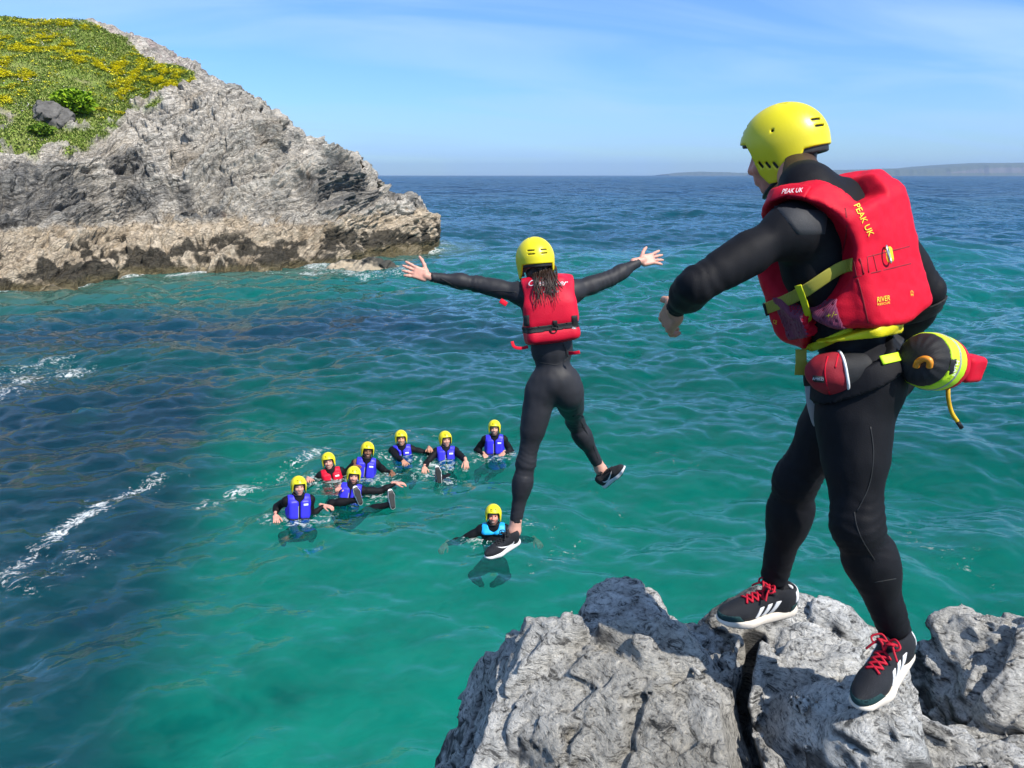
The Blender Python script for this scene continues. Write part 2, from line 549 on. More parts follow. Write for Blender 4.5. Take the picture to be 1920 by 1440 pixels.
def headland_geometry(nc=940, sub_v=60):
    wy = np.array([on_water(x, y)[1] for x, y in zip(PX, WAT)])
    rows = []
    for k in range(len(PX)):
        x, Y = PX[k], wy[k]
        p1 = on_water(x, WAT[k])
        p0 = p1 + (0, -1.6, -1.6)
        p2, p3, p4, p5 = W(x, LED[k], Y + dL[k]), W(x, MID[k], Y + dM[k]), W(x, EDG[k], Y + dE[k]), W(x, CRE[k], Y + dC[k])
        p12 = 0.45 * p1 + 0.55 * p2; p12[2] = p1[2] + 0.62 * (p2[2] - p1[2])
        dn = unit(p5 - p4) if np.linalg.norm(p5 - p4) > 0.3 else np.array([0, 1, 0.])
        bk = 3 + dC[k] * 0.5
        xo = .25 - .45 * smooth(600, 760, x)
        p6 = p5 + np.array([xo, 1, 0]) * bk + (0, 0, -0.25 * p5[2])
        p7 = p6 + np.array([xo, 1, 0]) * bk; p7[2] = 0.35 * p5[2]
        p8 = p7 + np.array([xo, 1, 0]) * bk * .7; p8[2] = -2
        rows.append([p0, p1, p12, p2, p3, p4, p5, p6, p7, p8])
    rows = np.array(rows)                                   # (cols, levels, 3)
    # round the seaward end: shrink the last columns toward the back
    end = rows[-1]
    for q, (dx, s) in enumerate(((0.1, .6), (0.0, .25), (-.3, -.3))):
        e = end.copy(); e[:, 0] += dx; e[:, 1] += 1.0 + 1.2 * q; e[:, 2] = np.where(end[:, 2] > 0, end[:, 2] * s, end[:, 2])
        rows = np.concatenate([rows, e[None]])
    px = np.concatenate([PX, [826, 834, 842]])
    u = np.linspace(px[0], px[-1], nc)
    c = np.stack([np.stack([np.interp(u, px, rows[:, l, d]) for d in range(3)], 1) for l in range(rows.shape[1])], 1)
    k = np.hanning(13); k /= k.sum()
    cs = c.copy()
    for l in range(c.shape[1]):
        for d in range(3):
            cs[:, l, d] = np.convolve(np.pad(c[:, l, d], 6, 'edge'), k, 'valid')
    c = cs
    per = [10, 34, 34, 62, 70, 130, 30, 14, 8]
    V, lev = [], []
    L = c.shape[1]
    for l in range(L - 1):
        p0, p1, p2, p3 = c[:, max(l - 1, 0)], c[:, l], c[:, l + 1], c[:, min(l + 2, L - 1)]
        for t in np.arange(per[l]) / per[l]:
            cm = 0.5 * (2 * p1 + (p2 - p0) * t + (2 * p0 - 5 * p1 + 4 * p2 - p3) * t * t + (3 * p1 - p0 - 3 * p2 + p3) * t ** 3)
            V.append(0.5 * cm + 0.5 * (p1 + (p2 - p1) * t)); lev.append(l + t)
    V.append(c[:, -1]); lev.append(L - 1)
    V = np.array(V)                                          # (levels, cols, 3)
    return V, np.array(lev), u
def grid_faces(nr, ncol):
    i = np.arange(nr - 1)[:, None] * ncol + np.arange(ncol - 1)[None]
    return np.stack([i, i + 1, i + 1 + ncol, i + ncol], -1).reshape(-1, 4)
def grid_normals(V):
    a = np.gradient(V, axis=1); b = np.gradient(V, axis=0)
    n = np.cross(a, b)
    return n / (np.linalg.norm(n, axis=2)[..., None] + 1e-9)

def build_headland():
    V, lev, u = headland_geometry()
    nr, ncl = V.shape[:2]
    N = grid_normals(V)
    P = V.reshape(-1, 3).copy(); Nn = N.reshape(-1, 3)
    LV = np.repeat(lev, ncl); U = np.tile(u, nr)
    # where turf grows
    gn = fbm(P * (0.16, 0.16, 0.25), 4, 11)
    gedge = 5.02 + 0.50 * gn + 0.42 * fbm(P * 0.7, 4, 12) + 0.75 * smooth(300, 430, U) + 0.9 * smooth(380, 430, U)
    gedge = gedge + 0.5 * smooth(225, 330, U) * smooth(5.5, 6.2, LV)
    grass = smooth(gedge - 0.06, gedge + 0.08, LV) * (LV < 7.6)
    knob = np.exp(-(((U - 205) / 75) ** 2)) * smooth(5.86, 5.97, LV) + np.exp(-(((U - 285) / 55) ** 2)) * smooth(5.72, 5.93, LV)
    grass = grass * (1 - np.clip(knob * 1.3 + 0.5 * fbm(P * 0.9, 3, 14) - 0.2, 0, 1))
    # beds of slate, dipping down to the left and folded
    wx = P + 1.3 * np.stack([fbm(P * 0.22, 3, s) for s in (21, 22, 23)], 1)
    bed = unit((-0.52, -0.05, 0.85))
    # a second set, steeper to the right
    bed2 = unit((-0.62, 0.10, 0.78))
    mixr = smooth(330, 560, U)
    wx = wx - np.array([-15.0, 44.0, 4.0])
    s = (wx @ bed) * (1 - mixr) + (wx @ bed2) * mixr
    t = wx @ unit((0.85, 0.0, 0.5))
    def saw(x, sharp=0.82):
        f = x - np.floor(x)
        return np.where(f < sharp, f / sharp, (1 - f) / (1 - sharp))
    jn = fbm(P * 0.5, 3, 31)
    disp = 0.85 * (saw(s / 2.9 + 0.45 * jn, .88) - 0.5) + 0.40 * (saw(s / 1.35 + 0.35 * jn) - 0.5) + 0.17 * (saw(s / 0.47 + 0.6 * fbm(P * 0.9, 2, 33)) - 0.5)
    disp += 0.11 * (saw(s / 0.19 + 0.5 * fbm(P * 1.6, 2, 34)) - 0.5)
    f1, f2, cid = worley(np.stack([t * 0.45, s * 0.95, wx[:, 1] * 0.45], 1), 41)
    disp += 0.42 * (cid - 0.5) * smooth(0.0, 0.12, f2 - f1) - 0.20 * (1 - smooth(0.0, 0.10, f2 - f1))
    g1, g2, gid = worley(np.stack([t * 1.5, s * 2.8, wx[:, 1] * 1.5], 1), 43)
    disp += 0.15 * (gid - 0.5) - 0.09 * (1 - smooth(0.0, 0.14, g2 - g1))
    big = 0.9 * fbm(P * 0.17, 3, 51) + 0.35 * fbm(P * 0.45, 3, 52)
    fine = 0.15 * fbm(P * 2.6, 4, 53, ridged=True)
    rock = 1 - grass
    low = 1 - smooth(1.6, 3.0, P[:, 2])
    # the wave-worn ledge: blockier, pitted
    disp = disp * (1 - 0.35 * low) + low * (0.26 * fbm(P * 1.1, 4, 61, ridged=True) - 0.05)
    D = big * (0.75 + 0.25 * rock) + rock * (disp * 1.0 + fine) + grass * (0.16 * fbm(P * 0.8, 4, 71) + 0.05 * fbm(P * 4, 2, 72))
    fadeE = smooth(826, 800, U) * 0.7 + 0.3
    sk = 1 - 0.45 * np.exp(-((LV - 6) / 0.25) ** 2)
    P2 = P + Nn * (D * fadeE * sk)[:, None]
    # a few caves and dark overhangs
    for (hx, hy, r, dep) in ((38, 265, .8, 1.3), (235, 315, .45, .7), (378, 455, .5, .8), (190, 442, .5, .7), (165, 318, .3, .5), (610, 330, .6, .5), (530, 350, .35, .4)):
        i = np.argmin((((P2 - CAM) / np.linalg.norm(P2 - CAM, axis=1)[:, None] - unit(ray(hx, hy))) ** 2).sum(1) + (LV > 6.1))
        q = (P2 - P2[i]) @ np.array([[1, 0, .25], [0, .5, 0], [-.25, 0, 2.0]]).T
        g = np.exp(-(q ** 2).sum(1) / r ** 2)
        P2 = P2 + Nn * (-dep * g)[:, None]
    z = P2[:, 2]
    # ---- colours of rock, lichen, turf and weed, plus overhang shade painted at left
    n1 = fbm(P * 0.35, 4, 81); n2 = fbm(P * 1.3, 4, 82); n3 = fbm(P * (3.2, 3.2, 6.0), 3, 83)
    bands = fbm(np.stack([s * 2.6, t * 0.25, wx[:, 1] * .3], 1), 4, 84)
    c = mixc((.40, .365, .315), (.64, .585, .50), np.clip(0.5 + 0.7 * bands + 0.35 * n2, 0, 1))
    c = mixc(c, (.34, .27, .19), 0.5 * smooth(0.1, 0.5, n1 + .2 * n3))
    c = mixc(c, (.19, .20, .19), 0.6 * smooth(0.05, 0.4, fbm(P * 0.5, 4, 85)))
    c = mixc(c, (.62, .59, .55), smooth(0.42, 0.6, fbm(np.stack([s * 1.2, t * 1.1, wx[:, 1]], 1), 3, 86)) * .6)
    c = mixc(c, (.36, .20, .09), 0.7 * smooth(0.42, 0.62, fbm(P * 0.9, 3, 89)))
    top = smooth(2.0, 2.5, z + 0.8 * n2 + 0.8 * n1)
    # black lichen above the ledge
    blk = smooth(-0.05, 0.25, fbm(P * 0.33, 3, 87) + 0.22 * n2 + 0.08 - 0.25 * (z - 3.6) * (z > 3.6)) * smooth(2.1, 2.8, z + .4 * n2) * (1 - smooth(5.0, 6.5, z))
    # overhang shade painted on the left bulge, and a dark patch at the headland's end
    for (hx, hy, r) in ((75, 360, 2.6), (10, 400, 2.0), (235, 320, 1.4), (650, 345, 2.2), (590, 350, 1.2)):
        i = np.argmin((((P2 - CAM) / np.linalg.norm(P2 - CAM, axis=1)[:, None] - unit(ray(hx, hy))) ** 2).sum(1) + (LV > 6.1))
        blk = np.maximum(blk, smooth(1.25, .5, np.linalg.norm((P2 - P2[i]) * (1, .7, 1.2), axis=1) / r + .35 * n2))
    c = mixc(c, (.060, .064, .068), np.clip(blk, 0, 1) * 0.88 * (0.55 + 0.45 * smooth(-.3, .3, bands + n3)))
    tan = mixc((.42, .335, .235), (.62, .52, .39), np.clip(.5 + n2 + .5 * n3, 0, 1))
    tan = mixc(tan, (.24, .18, .11), smooth(.08, .36, n1 + .5 * n2) * .7)
    tan = mixc(tan, (.05, .045, .035), smooth(.30, .42, fbm(P * (1.6, 1.6, 2.6), 4, 94)) * .8)
    c = mixc(tan, c, top)
    wd = fbm(P * (0.55, 0.55, 0.9), 4, 88) + 0.45 * fbm(P * 2.4, 3, 90)
    weed = smooth(0.02, 0.16, wd + 0.26 - 0.30 * np.maximum(z - 0.55, 0)) * (1 - smooth(1.5, 2.1, z))
    c = mixc(c, (.035, .032, .024), weed * .92)
    c = mixc(c, (.16, .13, .06), (1 - smooth(.05, .45, z + .15 * n3)) * .7)
    # turf: green, straw and thrift
    g = mixc((.17, .25, .04), (.30, .32, .10), np.clip(.5 + 1.1 * n1 + .3 * n3, 0, 1))
    g = mixc(g, (.11, .19, .028), smooth(.0, .35, fbm(P * (.25, .25, .6), 3, 91)) * .8)
    g = mixc(g, (.26, .22, .13), .8 * smooth(.15, .45, fbm(P * (.3, .3, .9), 4, 92) + .25 * smooth(5.75, 6, LV)))
    g = mixc(g, (.10, .13, .03), smooth(.2, .5, fbm(P * 1.8, 3, 93)) * .4)
    g = mixc(g, (.24, .17, .11), smooth(.25, .5, fbm(P * (.55, .55, 1.2), 4, 95)) * .75)
    c = mixc(c, g, grass)
    c = mixc(c, (.40, .27, .26), .5 * np.clip(knob, 0, 1) * (1 - grass) * smooth(-.1, .3, n2))
    F = grid_faces(nr, ncl)
    t_ = NT('headland_rock_and_turf')
    a = t_.attr('col')
    p = t_.pos()
    d1 = t_.noise(t_.mapping(p, (1, 1, 2.2), (0.3, 0.5, 0.2)), 3.0, 7, .68)
    d2 = t_.noise(p, 11.0, 5, .7)
    rk_ = t_.attr('rock', 'Fac')
    bedc = t_.attr('bed', 'Fac')
    wob = t_.math('MULTIPLY', t_.noise(p, 1.1, 4), .55)
    def lines(f, a, b):
        n_ = t_.new('ShaderNodeTexNoise', noise_dimensions='1D', W=t_.math('MULTIPLY', t_.math('ADD', bedc, wob), f), Scale=1.0, Detail=3)
        return t_.ramp(n_.outputs['Fac'], [(.34, a), (.43, b), (.62, 1.12)])
    brk = t_.ramp(t_.noise(p, 1.3, 5, .6), [(.38, 0.0), (.58, 1.0)])
    strata = t_.mix(t_.math('ADD', .25, t_.math('MULTIPLY', brk, .75)), (1, 1, 1), t_.mix(1, lines(7.0, .42, .95), lines(19.0, .55, .97), 'MULTIPLY'))
    cr = t_.noise(t_.mapping(p, (.6, .8, 2.0), (0, .62, .15)), 1.5, 8, .66, 1.1)
    cr = t_.ramp(t_.math('ABSOLUTE', t_.math('SUBTRACT', cr, .5)), [(0.0, .35), (.010, .9), (.03, 1.0)])
    cr2 = t_.noise(t_.mapping(p, (.9, 1, 2.4), (.2, .62, .1)), 4.2, 6, .7, .8)
    cr2 = t_.ramp(cr2, [(.34, .5), (.42, 1.0), (.64, 1.22)])
    crk = t_.mix(rk_, (1, 1, 1), t_.mix(1, t_.mix(.6, (1, 1, 1), cr), t_.mix(1, strata, t_.mix(.6, (1, 1, 1), cr2), 'MULTIPLY'), 'MULTIPLY'))
    col = t_.mix(1.0, a, t_.ramp(d1, [(.25, .75), (.75, 1.28)]), 'MULTIPLY')
    col = t_.mix(1.0, col, t_.ramp(d2, [(.25, .9), (.75, 1.1)]), 'MULTIPLY')
    col = t_.mix(1, col, crk, 'MULTIPLY')
    b = t_.bsdf(Base_Color=col, Roughness=.88, Normal=t_.bump(t_.math('ADD', t_.math('ADD', d1, d2), t_.math('MULTIPLY', crk, 1.2)), .9, .14))
    b.inputs['Specular IOR Level'].default_value = .25
    me = mesh_from('headland', P2, F, t_.m)
    set_color(me, c); set_float(me, rock, 'rock'); set_float(me, s, 'bed')
    o = tag(obj('headland', me), 'pale grey slate headland with a green and yellow turf top across the cove', 'headland', kind='structure')
    return dict(P=P2.reshape(nr, ncl, 3), N=grid_normals(P2.reshape(nr, ncl, 3)), grass=grass.reshape(nr, ncl), lev=lev, u=u, LV=LV.reshape(nr, ncl), U=U.reshape(nr, ncl))
HL = build_headland()

def turf_plants(HL):
    G, P, N, LV, U = HL['grass'], HL['P'], HL['N'], HL['LV'], HL['U']
    sel = (G > .6) & (LV > 4.3) & (LV < 6.25) & (U > -40)
    Pg, Ng, Ug, Lg = P[sel], N[sel], U[sel], LV[sel]
    def tufts(name, n, pick, size, cols, lab, cat, blades, up=1.0, seed=3, lift=0.0):
        r = np.random.default_rng(seed)
        w = pick / pick.sum()
        i = r.choice(len(Pg), n, p=w)
        B = Pg[i] + r.normal(0, .09, (n, 3)) * (1, 1, .15) + (0, 0, lift)
        V, F, C = [], [], []
        for k in range(blades):
            az = r.uniform(0, 6.28, n); ln = size * r.uniform(.5, 1.5, n)
            d = np.stack([np.cos(az), np.sin(az), np.full(n, up)], 1); d /= np.linalg.norm(d, axis=1)[:, None]
            s = np.stack([-np.sin(az), np.cos(az), np.zeros(n)], 1) * (ln * .28)[:, None]
            tip = B + d * ln[:, None]
            V += [np.stack([B - s, B + s, tip + s * .4, tip - s * .4], 1).reshape(-1, 3)]
            C.append(np.repeat(cols[r.integers(0, len(cols), n)] * r.uniform(.75, 1.25, (n, 1)), 4, axis=0))
        V = np.concatenate(V); F = np.arange(len(V)).reshape(-1, 4)
        t = NT(name)
        b = t.bsdf(Base_Color=t.attr('col'), Roughness=.8)
        b.inputs['Specular IOR Level'].default_value = .15
        me = mesh_from(name, V, F, t.m, False)
        set_color(me, np.concatenate(C))
        tag(obj(name, me), lab, cat, kind='stuff')
    area = np.ones(len(Pg))
    n1 = fbm(Pg * (.25, .25, .8), 3, 101)
    tufts('turf_grass', 60000, area * smooth(-.55, .1, n1), .085, np.array([(.20, .28, .045), (.24, .30, .06), (.31, .33, .10), (.17, .26, .04)]), 'short green turf on the headland top', 'grass', 2, 1.2)
    # yellow flower drifts lie in streaks along the slope
    def near(px, py, rx, ry, ang=0.0):
        d = (Pg - CAM); q = d / np.linalg.norm(d, axis=1)[:, None]
        f = np.array([0, CP, -SP]); upv = np.array([0, SP, CP])
        X = 960 + FPX * q[:, 0] / (q @ f) - px; Y = 720 - FPX * (q @ upv) / (q @ f) - py
        c, s = math.cos(ang), math.sin(ang)
        return np.exp(-(((X * c + Y * s) / rx) ** 2 + ((-X * s + Y * c) / ry) ** 2))
    yl = 1.2 * near(190, 122, 60, 10, .15) + 1.2 * near(260, 140, 90, 12, .3) + 1.3 * near(320, 158, 70, 16, .35) + .9 * near(30, 85, 60, 12, .1) + .9 * near(110, 85, 40, 12, .3) + 1.1 * near(30, 155, 45, 16, -.2) + .8 * near(240, 170, 40, 14) + .8 * near(200, 213, 25, 7) + .6 * near(60, 45, 80, 5) + .8 * near(0, 190, 22, 8) + .5 * near(150, 52, 30, 6) + .5 * near(280, 105, 30, 8, .3) + .7 * near(0,120,25,22)
    br = smooth(-.05, .3, fbm(Pg * (1.3, 1.3, 1.3), 3, 103))
    tufts('yellow_wildflowers', 16000, yl * br + 1e-5, .10, np.array([(.84, .77, .05), (.88, .82, .08), (.76, .68, .03), (.35, .37, .04)]), 'drifts of yellow wildflowers in the headland turf', 'flowers', 3, .5, 5, .11)
    wh = smooth(.1, .4, fbm(Pg * .5, 3, 105)) * (Ug < 330)
    tufts('white_wildflowers', 450, wh + 1e-5, .075, np.array([(.75, .72, .70), (.7, .6, .62)]), 'scattered white wildflowers in the headland turf', 'flowers', 2, .5, 6, .12)
turf_plants(HL)

def headland_at(px, py):
    P = HL['P'].reshape(-1, 3)
    q = (P - CAM); q = q / np.linalg.norm(q, axis=1)[:, None]
    i = np.argmin(((q - unit(ray(px, py))) ** 2).sum(1) + (HL['LV'].ravel() > 6.1))
    return P[i].copy(), HL['N'].reshape(-1, 3)[i].copy()

def leafy(name, c, R, n, size, cols, lab, cat, up=.7, seed=1, squash=.6):
    r = np.random.default_rng(seed)
    d = r.normal(0, 1, (n, 3)); d /= np.linalg.norm(d, axis=1)[:, None]
    rad = R * r.uniform(.25, 1, (n, 1)) ** .6 * (1 + .35 * fbm(d * 2.2, 3, seed)[:, None])
    B = c + d * rad * (1, .7, squash)
    az = r.uniform(0, 6.28, n); ln = size * r.uniform(.6, 1.5, n)
    t = np.stack([np.cos(az), np.sin(az), np.full(n, up)], 1) + d * .7; t /= np.linalg.norm(t, axis=1)[:, None]
    s = np.cross(t, r.normal(0, 1, (n, 3))); s /= np.linalg.norm(s, axis=1)[:, None]
    s *= (ln * .3)[:, None]
    mid = B + t * (ln * .5)[:, None]; tip = B + t * ln[:, None] - np.array([0, 0, 1]) * (ln * .25)[:, None]
    V = np.stack([B - s * .2, B + s * .2, mid + s, mid - s, tip], 1).reshape(-1, 3)
    k = np.arange(n)[:, None] * 5
    F = np.concatenate([k + (0, 1, 2, 3), k + (3, 2, 4, 4)])
    m = NT(name)
    b = m.bsdf(Base_Color=m.attr('col'), Roughness=.7)
    b.inputs['Specular IOR Level'].default_value = .2
    me = mesh_from(name, V, F, m.m, False)
    set_color(me, np.repeat(np.asarray(cols)[r.integers(0, len(cols), n)] * r.uniform(.7, 1.25, (n, 1)), 5, axis=0))
    return tag(obj(name, me), lab, cat)
bp, _ = headland_at(145, 205)
leafy('fern_bush', bp + (0, -.4, .35), 1.05, 2600, .26, [(.22, .36, .015), (.30, .44, .02), (.15, .27, .012)], 'bright green fern bush beside the dark boulder on the headland slope', 'bush', seed=4)
bp, _ = headland_at(82, 250)
leafy('fern_bush', bp + (0, -.2, .12), .6, 900, .2, [(.10, .19, .015), (.14, .22, .02)], 'small green fern growing under the dark boulder on the headland', 'bush', seed=5, squash=.4)

# ------------------------------------------------------------------ rock as a solid: a lump cut by planes, bedded and cracked
def rock_sdf(c, r, planes, seed, bump=.05, freq=3.0, R=None, crack=.5, k=.02, bed=(-.35, -.3, .88), facets=14):
    c = np.asarray(c, float)
    q_ = np.random.default_rng(seed)
    for _ in range(facets):
        n_ = unit(q_.normal(0, 1, 3) + (0, -.2, .35)); rl = n_ if R is None else np.asarray(R) @ n_
        planes = list(planes) + [(n_, float(np.linalg.norm(rl * np.asarray(r))) * q_.uniform(.76, .95))]
    body = ell(c, r, R)
    pl = [(unit(n), d) for n, d in planes]
    bed = unit(bed)
    def f(P):
        d = body(P)
        for n, e in pl: d = smax(d, (P - c) @ n - e, k)
        near = np.abs(d) < 3.8 * bump
        if near.any():
            Q = P[near]
            w = Q + .12 * np.stack([noise3(Q * 1.7, seed + s) for s in (1, 2, 3)], 1)
            s = w @ bed
            f1, f2, cid = worley(np.stack([w[:, 0] * freq * .7, w[:, 1] * freq * .7, s * freq * 1.1], 1), seed + 5)
            o = bump * (.75 * fbm(Q * freq * .55, 3, seed) + .6 * fbm(w * freq * 1.9, 3, seed + 9, ridged=True))
            o += bump * (1.5 * (cid - .5) - crack * (1 - smooth(0, .13, f2 - f1)))
            g1, g2, gid = worley(np.stack([w[:, 0] * freq * 2.0, w[:, 1] * freq * 2.0, s * freq * 3.4], 1), seed + 6)
            o += bump * (.8 * (gid - .5) - .40 * crack * (1 - smooth(0, .12, g2 - g1)))
            ss = s * freq * 2.6 + .5 * noise3(Q * freq, seed + 7); fr = ss - np.floor(ss)
            o += bump * .28 * np.where(fr < .8, fr / .8, (1 - fr) / .2)
            d[near] = d[near] - o
        return d
    return f
def rock_colors(P, seed, base=(.33, .31, .28), pale=(.47, .45, .42), dark=(.08, .08, .078)):
    n1 = fbm(P * 1.5, 4, seed); n2 = fbm(P * 6, 4, seed + 1)
    c = mixc(base, pale, np.clip(.5 + n1 + .5 * n2, 0, 1))
    return mixc(c, dark, smooth(.25, .5, fbm(P * 3.2, 4, seed + 2)) * .8)

# the dark boulder in the turf
bp, bn = headland_at(95, 228)
f = rock_sdf(bp + (0, -.1, .10), (1.3, 1.0, 1.0), [((-.6, -.6, .3), .62), ((.5, -.5, .7), .52), ((0, -1, -.1), .6)], 300, .14, 1.1)
V, F = nets(f, bp - 1.8, bp + 1.8, .06)
t = NT('dark_slate'); col = t.mix(1, t.attr('col'), t.ramp(t.noise(t.pos(), 5, 6, .7), [(.25, .6), (.75, 1.3)]), 'MULTIPLY')
t.bsdf(Base_Color=col, Roughness=.85, Normal=t.bump(t.noise(t.pos(), 9, 5, .7), .6, .06))
me = mesh_from('boulder', V, F, t.m); set_color(me, rock_colors(V, 301, (.07, .066, .06), (.16, .15, .135), (.02, .02, .02)))
tag(obj('boulder', me), 'dark leaning boulder half sunk in the turf of the headland', 'boulder')
SLATE = t.m
# the low reef off the point
rf = []
for q, (px_, py_, rx, ry, rz) in enumerate(((655, 507, 1.5, 1.0, .75), (705, 512, 1.7, .9, .95), (745, 516, .9, .7, .62))):
    c0 = on_water(px_, py_); rf.append(rock_sdf(c0 + (0, 0, -.25), (rx, ry, rz), [], 320 + q, .12, 1.6))
fr_ = lambda P: np.minimum.reduce([g(P) for g in rf])
lo = on_water(600, 515) - (0, 2.5, .6); hi = on_water(775, 500) + (0.5, 1.5, 1.0)
V, F = nets(fr_, lo, hi, .07)
me = mesh_from('reef_rock', V, F, SLATE)
c = rock_colors(V, 330, (.34, .27, .18), (.46, .38, .27), (.05, .045, .035))
c = mixc(c, (.045, .042, .032), smooth(.0, .25, fbm(V * 1.4, 3, 331) - .25 + .5 * smooth(.25, .55, V[:, 2]))); set_color(me, c)
tag(obj('reef_rock', me), 'low brown reef rock awash off the foot of the headland', 'rock')

# ------------------------------------------------------------------ the sea
def ocean_tile(L, n, wind, wdir, spread, lmin, seed, slope):
    r = np.random.default_rng(seed)
    k1 = np.fft.fftfreq(n, L / n) * 2 * np.pi
    KX, KY = np.meshgrid(k1, k1, indexing='ij')
    K = np.hypot(KX, KY); K[0, 0] = 1
    Lw = wind * wind / 9.81
    ang = np.abs((KX * math.cos(wdir) + KY * math.sin(wdir)) / K)
    S = np.exp(-1 / (K * Lw) ** 2) / K ** 4 * (spread + (1 - spread) * ang ** 4) * np.exp(-(K * lmin) ** 2)
    S[0, 0] = 0
    H = (r.normal(size=(n, n)) + 1j * r.normal(size=(n, n))) * np.sqrt(S)
    h = np.fft.ifft2(H).real
    sx = np.fft.ifft2(1j * KX * H).real; sy = np.fft.ifft2(1j * KY * H).real
    a = slope / math.sqrt((sx ** 2 + sy ** 2).mean())
    dx = np.fft.ifft2(-1j * KX / K * H).real; dy = np.fft.ifft2(-1j * KY / K * H).real
    return h * a, dx * a, dy * a
def sample(T, L, x, y):
    n = T[0].shape[0]
    fx, fy = (x / L * n), (y / L * n)
    ix, iy = np.floor(fx).astype(int), np.floor(fy).astype(int)
    tx, ty = fx - ix, fy - iy
    a, b, c, d = ix % n, (ix + 1) % n, iy % n, (iy + 1) % n
    return [t[a, c] * (1 - tx) * (1 - ty) + t[b, c] * tx * (1 - ty) + t[a, d] * (1 - tx) * ty + t[b, d] * tx * ty for t in T]
T1 = ocean_tile(61.0, 512, 2.9, 2.0, .2, .09, 5, .19)
T2 = ocean_tile(23.7, 512, 1.35, 1.8, .35, .03, 9, .23)
T3 = ocean_tile(420.0, 512, 7.5, 2.0, .12, 1.2, 12, .085)
def sea_height(x, y, sp):
    """wave displacement; sp is the mesh spacing there, which says what waves it can carry"""
    a1 = smooth(1.1, .35, sp); a2 = smooth(.32, .10, sp)
    c, s = math.cos(.5), math.sin(.5)
    h1 = sample(T1, 61.0, x, y); h2 = sample(T2, 23.7, x * c - y * s, x * s + y * c); h3 = sample(T3, 420., x, y)
    calm = lerp(.75, 1.0, smooth(9, 24, np.hypot(x, y)))
    out = []
    for i in range(3):
        q = [h1[i], h2[i], h3[i]]
        if i == 1: q[1] = h2[1] * c + h2[2] * s
        if i == 2: q[1] = -h2[1] * s + h2[2] * c
        out.append(calm * (a1 * q[0] + a2 * q[1]) * (1 if i == 0 else .85) + q[2] * (1 if i == 0 else .8) * smooth(15, 60, np.hypot(x, y)))
    return out
def polyline_dist(X, Y, pts):
    d = np.full(X.shape, 1e9); tt = np.zeros(X.shape)
    for i in range(len(pts) - 1):
        a, b = pts[i][:2], pts[i + 1][:2]
        ab = b - a; l2 = ab @ ab + 1e-9
        t = np.clip(((X - a[0]) * ab[0] + (Y - a[1]) * ab[1]) / l2, 0, 1)
        q = np.hypot(X - a[0] - t * ab[0], Y - a[1] - t * ab[1])
        tt = np.where(q < d, i + t, tt); d = np.minimum(d, q)
    return d, tt
